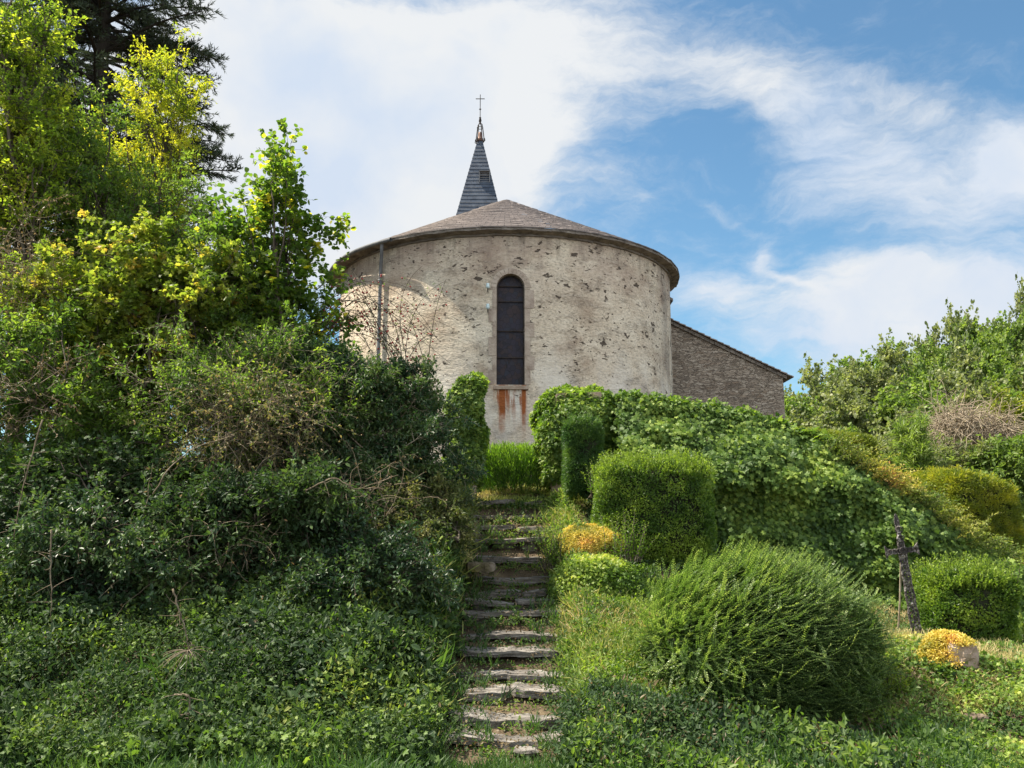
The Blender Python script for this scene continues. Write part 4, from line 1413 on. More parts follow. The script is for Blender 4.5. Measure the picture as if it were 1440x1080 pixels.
def ivy_pillar(name, label, x0, x1, y0, y1, Y, dep, mat, n, e=5, top_extra=0):
    c, w, h = from_px(x0, x1, y0, y1, Y)
    half = np.array([w, dep, h])
    c = c + [0, dep, 0]
    t = thing(name, label, 'pillar', (c[0], c[1], c[2] - h))
    g = Geo()
    w6 = np.array([half[1] * half[2], half[1] * half[2], half[0] * half[2] * .3, half[0] * half[2], half[0] * half[1], half[0] * half[1] * .1])
    face = rng.choice(6, n, p=w6 / w6.sum())
    q = rng.uniform(-1, 1, (n, 3))
    q[face == 0, 0] = 1; q[face == 1, 0] = -1; q[face == 2, 1] = 1; q[face == 3, 1] = -1; q[face == 4, 2] = 1; q[face == 5, 2] = -1
    p = superpoint(unit(q * half), half, e)
    nrm = unit(np.sign(p) * (np.abs(p / half) ** (e - 1)) / half)
    p = p + nrm * ((vnoise(p + c, 2.0, 51, 3) - .5) * .40 - rng.random(n) * .08)[:, None]
    ld = unit(np.array([0, 0, -.6]) * (nrm[:, 2:3] < .5) + nrm * .3 + rdir(n) * .8)
    g.leaves(IVY, p + c, ld, unit(nrm + rdir(n) * .6 + [0, 0, .3]), rng.uniform(.05, .09, n), np.clip(rng.random(n) * .7 + (vnoise(p + c, 2, 8, 2) - .5) * .7 + .1, 0, 1))
    gc = Geo()
    rough_box(gc, c[0] - half[0] * .78, c[0] + half[0] * .78, c[1] - half[1] * .8, c[1] + half[1] * .8, c[2] - h - .2, c[2] + h * .86, .03, 5, (8, 8, 14))
    gc.build('stone_core', M['sandstone'], t)
    g.build('ivy', M[mat], t)


ivy_pillar('ivy_clad_pillar', 'broad gate pillar wrapped in sunlit ivy, right of the stair head', 758, 872, 543, 688, 15.2, .55, 'ivy_bright', 22000)
ivy_pillar('ivy_clad_pillar', 'slim gate pillar wrapped in ivy, left of the stair head', 633, 677, 527, 690, 14.6, .4, 'ivy_leaf', 12000)


# golden shoots along the crest of the ivy wall
def crest():
    t = Geo(); s_ = Geo()
    n = 800
    u = rng.uniform(5.0, 10.6, n)
    i = u.astype(int); f = (u - i)[:, None]
    P = IVT[i] * (1 - f) + IVT[np.minimum(i + 1, len(IVT) - 1)] * f
    P = P + np.stack([rng.normal(size=n) * .1, rng.uniform(-.55, .2, n), rng.uniform(-.15, .05, n)], -1)
    dv = unit(np.array([.75, -.35, .35]) + rdir(n) * .5)
    L = rng.uniform(.12, .42, n)
    E = P + dv * L[:, None]; Mi = (P + E) / 2 + [0, 0, .08]
    s_.tubes(bez(P, Mi, E, 4), np.full((n, 4), .002), 3)
    m = 18
    ki = np.repeat(np.arange(n), m); tq = np.tile(np.linspace(.1, 1, m), n)[:, None]
    ps = P[ki] * (1 - tq) ** 2 + 2 * Mi[ki] * tq * (1 - tq) + E[ki] * tq ** 2
    clump = vnoise(P, 1.2, 61, 2)
    t.leaves(LEAF, ps, unit(dv[ki] * .6 + rdir(len(ki)) * .8), rdir(len(ki)) + [0, 0, 1], rng.uniform(.03, .055, len(ki)), np.clip((clump[ki] - .5) * 1.8 + .45 + rng.random(len(ki)) * .3, 0, 1))
    r = thing('cotoneaster', 'golden cotoneaster shoots trailing along the crest of the ivy wall', 'shrub', IVT[6])
    s_.build('branches', M['bark'], r)
    t.build('foliage', M['crest_leaf'], r)


crest()


# ------------------------------------------------------------------ iron cross
def iron_cross():
    foot, head = at(1291, 900, 11.0), at(1259, 722, 11.0)
    t = thing('iron_cross', 'weathered ornate iron cross, leaning left beside the clipped shrub', 'cross', foot)
    axis = head - foot
    L = np.linalg.norm(axis); ax = axis / L
    sd = unit(np.cross(ax, np.array([0, 1.0, 0])))          # sideways in the cross's plane
    sd = unit(sd * np.array([1, 1, 1]) + np.array([0, .0, -.0]))
    nm = np.cross(sd, ax)
    g = Geo()
    P = lambda u, v, w=0: foot + ax * (u * L) + sd * v + nm * w
    # tapering open lattice shaft: two side rails, scrolls and discs between
    us = np.linspace(-.05, .78, 30)
    wd = lambda u: .058 - .032 * np.clip(u, 0, 1)
    for s in (-1, 1):
        g.tubes(np.array([P(u, s * wd(u) * (1 + .10 * math.sin(u * 40))) for u in us])[None], .013, 6)
    for k in range(17):
        u = k / 17 * .80
        w = wd(u) * .80
        a = np.linspace(0, 2 * math.pi, 13)
        g.tubes(np.array([P(u + .020 * math.sin(q) * 1.0, w * math.cos(q)) for q in a])[None], .009, 5)
        a = np.linspace(0, 1.6 * math.pi, 9)
        for s in (-1, 1):
            g.tubes(np.array([P(u + .022 + (.014 * (1 - j / 12)) * math.sin(q), s * (w * .5 + .022 * math.cos(q) * (1 - j / 12))) for j, q in enumerate(a)])[None], .007, 4)
        b = P(u + .0, 0, -.012)
        g.tubes(np.array([b - nm * .012, b, b + nm * .02])[None], np.array([[.004, .022, .004]]), 8)
    body = g.build('shaft', M['iron'], t)
    # arms: flaring blades with leaf ends
    for s in (-1, 1):
        g = Geo()
        out = [(0.0, .026), (.10, .03), (.14, .022), (.18, .055), (.205, .085)]
        pl = [P(.70 + dv / L, s * v) for v, dv in out] + [P(.70 - dv / L * .9, s * v) for v, dv in out[::-1]]
        g.prism(np.array(pl) - nm * .008, nm * .016)
        for q in (.045, .10, .15):
            a = np.linspace(0, 2 * math.pi, 11)
            g.tubes(np.array([P(.70 + .03 / L * math.sin(w), s * (q + .028 * math.cos(w)), -.015) for w in a])[None], .008, 5)
        g.build('arm', M['iron'], t)
    g = Geo()
    out = [(.78, .028), (.86, .022), (.93, .032), (.98, .02), (1.0, .0)]
    pl = [P(u, v) for u, v in out] + [P(u, -v) for u, v in out[:-1][::-1]]
    g.prism(np.array(pl) - nm * .008, nm * .016)
    for u in (.70, .80, .87):
        a = np.linspace(0, 2 * math.pi, 13)
        g.tubes(np.array([P(u + .025 * math.sin(w), .04 * math.cos(w), -.016) for w in a])[None], .009, 5)
    g.build('head', M['iron'], t)
    # thin prop rod behind it
    a, b = at(1268, 800, 11.15), at(1262, 905, 11.3)
    g = Geo()
    a0 = at(1267, 780, 11.05)
    g.tubes(np.array([a0, (a0 + b) / 2 + [.01, 0, 0], b])[None], .011, 6)
    pr = g.build('iron_rod', M['dry_twig'])
    tag(pr, 'thin pale rod propped against the leaning iron cross', 'rod')


iron_cross()


# ------------------------------------------------------------------ stones and sedum
def boulder(name, label, cat, c, half, mat, seed, group=None):
    u = np.linspace(0, 2 * math.pi, 25); v = np.linspace(-math.pi / 2, math.pi / 2, 15)
    U, V = np.meshgrid(u, v, indexing='ij')
    d = np.stack([np.cos(U) * np.cos(V), np.sin(U) * np.cos(V), np.sin(V)], -1).reshape(-1, 3)
    p = superpoint(d, np.array(half, float), 3)
    p = p * (1 + (vnoise(d * 2 + seed, 1.3, seed, 3) - .5) * .5)[:, None]
    p += np.asarray(c)
    g = Geo(); g.grid(p.reshape(25, 15, 3))
    o = g.build(name, M[mat])
    tag(o, label, cat, group)
    return o


boulder('stone', 'small pale stone half buried at the foot of the big arching shrub', 'stone', at(893, 1024, 8.6), (.11, .12, .07), 'rock', 3)
boulder('stone', 'pink sandstone block under the orange stonecrop', 'stone', at(1346, 922, 10.1), (.20, .20, .17), 'sandstone', 5)
boulder('stone', 'dark stone lying half hidden in the left ivy bank', 'stone', at(545, 1040, 8.3), (.09, .1, .05), 'rock', 8)
boulder('stone', 'flat grey stone in the dry grass left of the pink block', 'stone', at(1282, 962, 10.0), (.12, .1, .05), 'rock', 12)
boulder('stone', 'brown stone half covered by ivy at the lower right corner', 'stone', at(1372, 1012, 9.25), (.12, .1, .06), 'riser', 15)
boulder('stone', 'small grey stone lying against the lowest step on the right', 'stone', at(738, 1056, 8.25), (.12, .1, .03), 'slab', 18)
g = Geo()
a = at(1345, 949, 10.4)
rough_box(g, a[0] - .08, a[0] + .24, a[1], a[1] + .3, a[2] - .04, a[2] + .01, .015, 9, (8, 5, 3))
tag(g.build('stone_slab', M['sandstone']), 'thin red stone slab lying right below the pink block', 'stone')


def patch_plant(name, label, cat, pts, mat, leaf, size, per, hgt, mat_name='foliage', upv=.5):
    """a low cushion: leaves over a set of ground points"""
    n = len(pts) * per
    i = np.repeat(np.arange(len(pts)), per)
    p = pts[i] + np.stack([rng.normal(size=n) * .03, rng.normal(size=n) * .03, rng.random(n) * hgt], -1)
    g = Geo()
    g.leaves(leaf, p, unit(rdir(n) + [0, 0, upv]), unit(rdir(n) + [0, 0, 1.2]), rng.uniform(size[0], size[1], n), np.clip((vnoise(p, 4, 3, 2) - .5) * 1.6 + .35 + rng.random(n) * .35, 0, 1))
    o = g.build(name, M[mat])
    tag(o, label, cat)
    return o


def ground_pts(x0, x1, y0, y1, n, dens=None):
    x = rng.uniform(x0, x1, n); y = rng.uniform(y0, y1, n)
    if dens is not None:
        k = rng.random(n) < dens(x, y)
        x, y = x[k], y[k]
    return np.stack([x, y, terrain(x, y)], -1)


# sedum cap on the pink block
cs = at(1322, 896, 10.15)
th = rng.random(900) * 2 * math.pi; rr_ = np.sqrt(rng.random(900))
pts = np.stack([cs[0] + .02 + np.cos(th) * rr_ * .27, cs[1] + np.sin(th) * rr_ * .22 - .02, cs[2] + .02 - rr_ ** 2 * (.10 + .22 * (np.cos(th) < .2))], -1)
patch_plant('stonecrop', 'orange yellow stonecrop cushion on the pink block below the cross', 'plant', pts, 'sedum', LEAF, (.02, .04), 14, .05)
# the stony mound carrying them
g = Geo()
a = at(832, 742, 13.0)
u = np.linspace(0, 2 * math.pi, 41); v = np.linspace(-.6, math.pi / 2, 18)
U, V = np.meshgrid(u, v, indexing='ij')
d = np.stack([np.cos(U) * np.cos(V), np.sin(U) * np.cos(V), np.sin(V)], -1).reshape(-1, 3)
MND_C, MND_H = np.array([at(834, 800, 13.0)[0], 13.0, at(834, 800, 13.0)[2]]), np.array([.56, .62, .62])
p = superpoint(d, MND_H * .93, 2.5); p *= (1 + (vnoise(d * 3, 1, 4, 3) - .5) * .25)[:, None]
g.grid((p + MND_C).reshape(41, 18, 3))
mound = g.build('earth_mound', M['soil']); tag(mound, kind='structure')


def to_px(p):
    d = p - np.array([0, 0, EYE])
    z = d[:, 1] * math.cos(PITCH) + d[:, 2] * math.sin(PITCH)
    u = -d[:, 1] * math.sin(PITCH) + d[:, 2] * math.cos(PITCH)
    return 720 + FPX * d[:, 0] / z, 540 - FPX * u / z


def mound_mask(p, which):
    x, y = to_px(p)
    w = (vnoise(p, 5, 3, 3) - .5) * 46
    if which == 0:
        return ((x - 834) / (52 + w)) ** 2 + ((y - 768) / (31 + w * .6)) ** 2 < 1
    return ((x - 840) / (52 + w)) ** 2 + ((y - 724) / (13 + w * .25)) ** 2 < 1


def shell_cover(c, half, n, e, mat, leaf, size, name, label, cat, mask=None, jit=.06, kind=None, down=.2, tone=(0, 1), long=0.0):
    d = rdir(n); d[:, 2] = np.abs(d[:, 2]) * 1.0 - .25 * (rng.random(n) < .4); d = unit(d)
    p = superpoint(d, half, e) * (1 + (vnoise(d * 3, 1, 4, 3) - .5) * .25)[:, None] + c
    nr = unit((p - c) / half ** 2)
    if mask is not None:
        k = mask(p); p, nr = p[k], nr[k]
    n = len(p)
    p = p + rdir(n) * rng.random((n, 1)) * jit + nr * jit * .4
    g = Geo()
    g.leaves(leaf, p, unit(nr * .5 + rdir(n) * .9 + [0, 0, -down]), unit(nr + rdir(n) * .6 + [0, 0, .4]), rng.uniform(size[0], size[1], n), np.clip(rng.random(n) * .5 + (vnoise(p, 3, 3, 2) - .5) * 1.4 + .3, 0, 1) * (tone[1] - tone[0]) + tone[0])
    o = g.build(name, M[mat])
    tag(o, label, cat, kind=kind)
    return o


shell_cover(MND_C, MND_H, 26000, 2.5, 'ivy_bright', IVY, (.025, .045), 'ivy_carpet', 'small leaved sunlit ivy over the mound right of the stairs', None, kind='stuff', mask=lambda p: ~(mound_mask(p, 0) | mound_mask(p, 1)))
shell_cover(MND_C, MND_H, 90000, 2.5, 'sedum', LEAF, (.018, .035), 'stonecrop', 'large golden stonecrop mat on the mound beside the stairs', 'plant', mask=lambda p: mound_mask(p, 0), jit=.03)
shell_cover(MND_C, MND_H, 90000, 2.5, 'sedum', LEAF, (.018, .035), 'stonecrop', 'smaller golden stonecrop mat just above the larger one by the stairs', 'plant', mask=lambda p: mound_mask(p, 1), jit=.03)
LOW_C, LOW_H = at(838, 838, 12.0), np.array([.50, .5, .42])
shell_cover(LOW_C, LOW_H, 22000, 2.5, 'ivy_bright', IVY, (.025, .05), 'ivy_carpet', 'variegated sunlit ivy below the stonecrop', None, kind='stuff', jit=.10, tone=(.2, 1))


# leafy upright shoots
def shoot_plant(name, label, base, n, H, spread, mat, size, lean=(0, 0, 0), leaf=NARROW, m=26, group=None, cat='plant'):
    t = thing(name, label, cat, base, group)
    a = np.asarray(base) + np.stack([rng.normal(size=n) * spread * .4, rng.normal(size=n) * spread * .4, np.zeros(n)], -1)
    dv = unit(np.array([0, 0, 1.0]) + rng.normal(size=(n, 3)) * [.3, .3, .05] + np.array(lean))
    L = rng.uniform(.6, 1.05, n) * H
    e = a + dv * L[:, None]
    mi = (a + e) / 2 + rng.normal(size=(n, 3)) * .05 * H
    g, gs = Geo(), Geo()
    gs.tubes(bez(a, mi, e, 6), np.linspace(.006, .002, 6)[None] * np.ones((n, 1)), 4)
    ki = np.repeat(np.arange(n), m); tq = np.tile(np.linspace(.12, 1, m), n)[:, None]
    ps = a[ki] * (1 - tq) ** 2 + 2 * mi[ki] * tq * (1 - tq) + e[ki] * tq ** 2
    ph = np.tile(np.arange(m) * 2.4, n)
    side = np.stack([np.cos(ph), np.sin(ph), np.full(len(ph), .45)], -1)
    g.leaves(leaf, ps, unit(side + rdir(len(ki)) * .2), unit(np.array([0, 0, 1.0]) + rdir(len(ki)) * .3), rng.uniform(size[0], size[1], len(ki)) * (1.15 - .6 * tq[:, 0]), np.clip(rng.random(len(ki)) * .5 + tq[:, 0] * .5, 0, 1))
    gs.build('stem', M['bark'], t)
    g.build('foliage', M[mat], t)
    return t


for px, py, Y, n, H, sp, lab in (
        (776, 800, 12.4, 22, .75, .22, 'leafy weed shoots hugging the right edge of the upper steps'),
        (833, 700, 13.2, 8, .6, .12, 'upright leafy shoot in front of the narrow yew'),
        (882, 790, 12.0, 26, .7, .24, 'bushy sunlit shoots against the left face of the box hedge'),
        (986, 660, 13.9, 4, .32, .07, 'single bright frond rising behind the right end of the box hedge'),
        (1250, 985, 9.6, 26, .35, .3, 'yellowish shoots beside the right flank of the arching shrub'),
        (1362, 935, 10.6, 6, .18, .08, 'small bright sprout right of the pink stone block'),
        (1425, 830, 11.6, 5, .45, .06, 'tall pale flowering stem right of the clipped shrub')):
    b = at(px, py, Y)
    shoot_plant('leafy_shoot', lab, b, n, H, sp, 'box_leaf' if Y > 11 else 'lime_leaf', (.05, .08))


# ------------------------------------------------------------------ ground cover (uncountable)
def cover(name, pts, mat, leaf, size, per, hgt, up=.3, down=0.0, jit=.06, label=None, tone=(0, 1), nf=1.5, nrmbias=1.0, clampz=None):
    n = len(pts) * per
    i = np.repeat(np.arange(len(pts)), per)
    clh = (vnoise(pts, 1.8, 71, 2) * 1.5)[i]
    cls = (.55 + vnoise(pts, 1.4, 77, 2) * 1.0)[i]
    p = pts[i] + np.stack([rng.normal(size=n) * jit, rng.normal(size=n) * jit, rng.random(n) * hgt * clh], -1)
    p[:, 1] -= rng.random(n) * hgt * .35
    g = Geo()
    g.leaves(leaf, p, unit(rdir(n) + [0, -.2, up]), unit(rdir(n) * .7 + [0, -.3, nrmbias]), rng.uniform(size[0], size[1], n) * rng.uniform(.7, 1.2, n) * cls, (np.clip((vnoise(p, nf, 33, 2) - .5) * 1.5 + .25 + rng.random(n) * .5, 0, 1)) * (tone[1] - tone[0]) + tone[0])
    o = g.build(name, M[mat])
    tag(o, label, kind='stuff')
    return o


def blades(name, pts, mat, L, per, spread=.05, width=1.0, lean=.5, label=None, tone=(0, 1)):
    n = len(pts) * per
    i = np.repeat(np.arange(len(pts)), per)
    p = pts[i] + np.stack([rng.normal(size=n) * spread, rng.normal(size=n) * spread, np.full(n, -.01)], -1)
    dv = unit(np.array([0, -.15, 1.0]) + rng.normal(size=(n, 3)) * [lean, lean, .1])
    g = Geo()
    sc_ = rng.uniform(L[0], L[1], n)
    g.leaves(BLADE, p, dv, unit(rdir(n) + [0, -1, .2]), sc_, np.clip((vnoise(p, 1.2, 13, 2) - .5) * 1.6 + .25 + rng.random(n) * .5, 0, 1) * (tone[1] - tone[0]) + tone[0])
    o = g.build(name, M[mat]); tag(o, label, kind='stuff'); return o


left_x = lambda x, y: np.ones_like(x)
P = ground_pts(-9, -.72, 7.6, 13.5, 12500, lambda x, y: np.clip(1.2 - np.clip(y - 10, 0, 3) * .2, .2, 1))
cover('herb_carpet', P, 'herb', LEAF, (.035, .075), 13, .34, up=.25)
P = ground_pts(-9, -.72, 7.7, 12.5, 2600, lambda x, y: vnoise(np.stack([x, y, y * 0], -1), 1.1, 24, 2) * 2 - .5)
cover('bramble_carpet', P, 'deep_leaf', LEAF, (.05, .10), 14, .42, up=.15, tone=(0, .7))
P = ground_pts(-9, -.72, 7.8, 11.5, 1500, lambda x, y: vnoise(np.stack([x, y, y * 0], -1), .8, 44, 2) * 2.4 - .9)
cover('pale_herbs', P, 'mid_leaf', LEAF, (.03, .06), 14, .45, up=.6, tone=(.2, 1))
P = ground_pts(-8, -.8, 7.8, 11.0, 190, lambda x, y: vnoise(np.stack([x, y, y * 0], -1), 1.7, 54, 2) * 2.4 - .9)
blades('tall_grass', P, 'grass', (.2, .45), 12, .07, tone=(.1, .9), lean=1.0)
P = ground_pts(-9, -.72, 8.2, 12.5, 900)
cover('fallen_leaves', P, 'brown_leaf', LEAF, (.03, .06), 4, .3)
P = ground_pts(-9, -.70, 7.5, 12.5, 8000, lambda x, y: vnoise(np.stack([x, y, y * 0], -1), .9, 4, 2) ** 1.2 * 1.5)
cover('ivy_ground_cover', P, 'ivy_leaf', IVY, (.04, .07), 8, .30, up=.1, tone=(0, .72))
P = ground_pts(-9, -.6, 7.0, 12.0, 3000, lambda x, y: np.clip(1.2 - (y - 7.4) * .5, .12, 1) * (vnoise(np.stack([x, y, y * 0], -1), 1.4, 14, 2) * 1.6 - .1))
blades('bank_grass', P, 'grass', (.10, .28), 12, .05, tone=(0, .9), lean=.8)
P = ground_pts(-7, 3, 6.2, 8.1, 3600)
blades('foot_grass', P, 'grass', (.06, .17), 18, .05, tone=(.15, 1))
# steps: soil litter, tufts
P = ground_pts(-.8, .8, 7.8, 15.2, 1900, lambda x, y: np.clip(np.abs(x) * 1.3 - .15, .10, 1) * (vnoise(np.stack([x, y, y * 0], -1), 3, 3) * 1.4))
P[:, 2] = np.interp(P[:, 1], SY, SZ) - .02
cover('step_weeds', P, 'herb', LEAF, (.025, .055), 11, .09, up=.4, jit=.05, tone=(.1, 1))
k_ = rng.integers(0, len(SY), 520)
P = np.stack([rng.normal(size=520) * .42, SY[k_] - rng.random(520) * .10, SZ[k_] - rng.uniform(.08, .2, 520)], -1)
P = P[np.abs(P[:, 0]) < .85]
cover('riser_weeds', P, 'mid_leaf', LEAF, (.025, .05), 12, .06, up=.5, jit=.05)
P = np.concatenate([ground_pts(.58, .95, 8.4, 15.2, 900), ground_pts(-1.05, -.74, 8.2, 15.2, 700)])
cover('edge_weeds', P, 'mid_leaf', LEAF, (.03, .06), 14, .20, up=.5, jit=.07)
blades('edge_grass', P[::2], 'dry_grass', (.08, .26), 10, .06, lean=.9)
P = ground_pts(-.75, .75, 8.0, 15.0, 1500)
P[:, 2] = np.interp(P[:, 1], SY, SZ) + .005
cover('step_litter', P, 'brown_leaf', LEAF, (.015, .04), 2, .01, up=0, jit=.05)
P = ground_pts(-.8, .85, 8.0, 15.2, 480, lambda x, y: np.clip(np.abs(x) * 1.1 - .05, .08, 1))
P[:, 2] = np.interp(P[:, 1], SY, SZ) - .02
blades('step_grass', P, 'grass', (.07, .2), 9, .03)
# sunlit dry grass slope between steps and big bush
P = ground_pts(.62, 1.75, 8.9, 12.0, 1300)
blades('slope_grass', P, 'dry_grass', (.06, .19), 12, .06, lean=1.1)
P = ground_pts(.6, 1.9, 8.8, 12.6, 2200)
cover('slope_herbs', P, 'box_leaf', LEAF, (.02, .045), 14, .13, nf=3)
P = ground_pts(.6, 3.6, 7.5, 9.2, 500)
cover('dead_nettle_stems', P, 'brown_leaf', NARROW, (.03, .07), 6, .26)
P = ground_pts(.45, 3.2, 7.6, 9.0, 1800)
cover('nettle_carpet', P, 'deep_leaf', LEAF, (.03, .07), 12, .26)
P = ground_pts(.5, 4.5, 7.3, 9.0, 900, lambda x, y: vnoise(np.stack([x, y, y * 0], -1), 1.3, 91, 2) * 2.6 - 1)
cover('pale_nettles', P, 'mid_leaf', LEAF, (.03, .075), 14, .34, up=.5)
blades('corner_grass', P[::2], 'grass', (.12, .32), 12, .06, lean=.9)
# stair head dry grass
P = ground_pts(-.9, 2.2, 15.0, 19.0, 2300)
blades('churchyard_grass', P, 'dry_grass', (.05, .16), 16, .06)
P = ground_pts(.7, 2.0, 13.4, 15.4, 900)
blades('mound_grass', P, 'dry_grass', (.04, .10), 10, .06, lean=1.1)
# right-hand bank of ivy and dry stems
P = ground_pts(1.6, 9.5, 7.3, 10.6, 11000)
cover('right_bank_ivy', P, 'ivy_leaf', IVY, (.03, .055), 6, .14, up=.1, nf=2.2)
P = ground_pts(2.4, 8.5, 7.4, 10.4, 3500, lambda x, y: vnoise(np.stack([x, y, y * 0], -1), 1.3, 84, 3) * 2.6 - 1)
cover('dead_leaf_litter', P, 'brown_leaf', LEAF, (.02, .045), 12, .12)
P = ground_pts(4.2, 9.5, 10.2, 14.5, 4200)
blades('terrace_grass', P, 'straw', (.05, .18), 14, .06, tone=(0, .85))
P = ground_pts(1.2, 9.5, 11.5, 15.4, 5200)
cover('terrace_herbs', P, 'deep_leaf', LEAF, (.03, .06), 10, .16)
P = ground_pts(3.7, 9, 9.3, 10.8, 1800)
blades('ridge_grass', P, 'straw', (.04, .14), 14, .06, lean=1.1)
P = ground_pts(3.6, 6.4, 9.6, 11.4, 1000)
cover('crest_ivy', P, 'ivy_bright', IVY, (.03, .05), 8, .10)


# tufts hanging over the left edge of the stairs
P = np.array([at(px, py, 12.6 + rng.uniform(-.5, 1.2)) for px, py in zip(rng.uniform(612, 652, 330), rng.uniform(690, 820, 330))])
blades('overhanging_grass', P, 'dry_grass', (.10, .30), 14, .07, lean=1.0, tone=(0, .9))
P = np.array([at(px, py, 12.4 + rng.uniform(-.4, 1.2)) for px, py in zip(rng.uniform(600, 650, 500), rng.uniform(660, 980, 500))])
cover('edge_herbs', P, 'mid_leaf', LEAF, (.03, .05), 14, .12)


# ------------------------------------------------------------------ left-hand trees and shrubs
def el(px, py, Y, rx, rz, ry):
    """ellipsoid given by photograph centre and pixel radii"""
    c = at(px, py, Y)
    k = Y / FPX
    return (tuple(c), (rx * k, ry, rz * k))


def gz(x, y):
    return float(terrain(np.array([x]), np.array([y]))[0])


# dark conifer high behind
def conifer():
    Y = 21.0
    base = at(95, 600, Y); base[2] = gz(base[0], Y)
    t = thing('dark_conifer', 'tall dark needle tree behind the yellow leaved trees, top left', 'tree', base)
    gw, gl = Geo(), Geo()
    H = 18.0
    top = base + [0, 0, H]
    gw.tubes(np.array([base, base + [.1, 0, H * .5], top])[None], np.array([[.32, .2, .03]]), 9)
    n = 300
    hh = rng.uniform(.18, .99, n)
    az = rng.random(n) * 2 * math.pi
    Lr = (1 - hh) ** .55 * 4.4 * rng.uniform(.72, 1.08, n) + .4
    A = base + hh[:, None] * np.array([0, 0, H])
    d = np.stack([np.cos(az), np.sin(az), rng.uniform(-.05, .25, n)], -1)
    B = A + d * Lr[:, None]
    Mi = (A + B) / 2 + np.array([0, 0, 1]) * Lr[:, None] * .10
    B = B - np.array([0, 0, 1]) * Lr[:, None] * .06
    gw.tubes(bez(A, Mi, B, 8), np.linspace(.05, .012, 8)[None] * np.ones((n, 1)), 5)
    m = 40
    ki = np.repeat(np.arange(n), m); tq = rng.uniform(.22, 1, (n * m, 1))
    P0 = A[ki] * (1 - tq) ** 2 + 2 * Mi[ki] * tq * (1 - tq) + B[ki] * tq ** 2
    side = unit(np.cross(d[ki], [0, 0, 1.0])) * np.where(rng.random(n * m) < .5, 1, -1)[:, None]
    sd = unit(side * .9 + d[ki] * .7 + rdir(n * m) * .35)
    SL = rng.uniform(.25, .75, n * m) * (1.15 - tq[:, 0] * .5)
    P1 = P0 + sd * SL[:, None] - np.array([0, 0, 1]) * (SL * .18)[:, None]
    gw.tubes(np.stack([P0, P1], 1), np.full((n * m, 2), .006), 3)
    q = 26
    wi = np.repeat(np.arange(n * m), q); tt = rng.random((len(wi), 1))
    ps = P0[wi] * (1 - tt) + P1[wi] * tt
    gl.leaves(NEEDLE, ps, unit(sd[wi] * .8 + rdir(len(wi)) * .7), rdir(len(wi)), rng.uniform(.09, .17, len(wi)), np.clip(rng.random(len(wi)) * .6 + (vnoise(ps, .7, 3, 2) - .5) + .2, 0, 1))
    gw.build('trunk', M['bark_dark'], t)
    gl.build('crown', M['conifer_leaf'], t)


conifer()

b = at(225, 640, 15.5); b[2] = gz(b[0], 15.5)
tree('robinia_tree', 'slender yellow leaved tree lit from behind against the dark conifer', 'tree', b,
     [el(225, 120, 15.5, 62, 100, .8), el(195, 235, 15.5, 70, 85, .9), el(240, 55, 15.5, 26, 45, .35), el(215, 330, 15.5, 100, 80, 1.0)], 'yellow_leaf', size=(.045, .075), limbs=64, subs=7, twigs=5, leaves=16, spread=.4, twig_len=.34, trunk_r=.09, tone=(0, .85))
b = at(20, 640, 13.5); b[2] = gz(b[0], 13.5)
tree('maple_tree', 'leafy lime green maple at the left edge, reaching over the top of the view', 'tree', b,
     [el(10, 90, 13.5, 75, 150, .8), el(-10, 240, 13.5, 80, 130, .8), el(40, 10, 13.5, 70, 60, .7), el(60, 250, 13.5, 60, 100, .7)], 'lime_leaf', size=(.05, .09), limbs=70, subs=7, twigs=5, leaves=12, spread=.5, twig_len=.38, trunk_r=.13)
b = at(140, 640, 14.3); b[2] = gz(b[0], 14.3)
tree('ash_tree', 'dense mid green tree between the left maple and the yellow robinia', 'tree', b,
     [el(90, 200, 14.3, 85, 80, .8), el(110, 270, 14.3, 95, 85, .9), el(180, 300, 14.3, 110, 75, 1.0), el(60, 380, 14.3, 110, 90, 1.0), el(250, 280, 14.3, 70, 60, .8)], 'mid_leaf', size=(.045, .08), limbs=75, subs=7, twigs=5, leaves=13, spread=.42, trunk_r=.10, tone=(.05, 1))
b = at(385, 620, 13.0); b[2] = gz(b[0], 13.0)
tree('hazel_tree', 'open hazel with round backlit leaves against the bright cloud, left of the apse', 'tree', b,
     [el(395, 275, 13, 68, 88, .7), el(430, 350, 13, 66, 80, .7), el(335, 320, 13, 60, 90, .7), el(370, 430, 13, 110, 80, .8)], 'hazel_leaf', leaf=ROUND, size=(.055, .09), limbs=50, subs=6, twigs=4, leaves=8, spread=.34, twig_len=.30, trunk_r=.06, stems=4, up=.8, shell=.5)
b = at(330, 640, 12.7); b[2] = gz(b[0], 12.7)
tree('dogwood_shrub', 'fine leaved green shrub standing in front of the hazel stems', 'shrub', b,
     [el(340, 410, 12.7, 50, 90, .5), el(380, 470, 12.7, 110, 80, .6), el(300, 500, 12.7, 120, 70, .6)], 'mid_leaf', size=(.045, .07), limbs=75, subs=7, twigs=5, leaves=14, spread=.28, twig_len=.25, trunk_r=.05, stems=5, up=.7)
b = at(200, 640, 12.4); b[2] = gz(b[0], 12.4)
tree('field_maple', 'yellow and orange leaved field maple glowing above the bramble', 'tree', b,
     [el(200, 385, 12.4, 150, 70, .9), el(110, 440, 12.4, 100, 80, .8), el(290, 430, 12.4, 90, 85, .8)], 'maple_leaf', leaf=IVY, size=(.05, .085), limbs=60, subs=7, twigs=5, leaves=11, spread=.34, twig_len=.28, trunk_r=.06, stems=3)
b = at(60, 720, 11.6); b[2] = gz(b[0], 11.6)
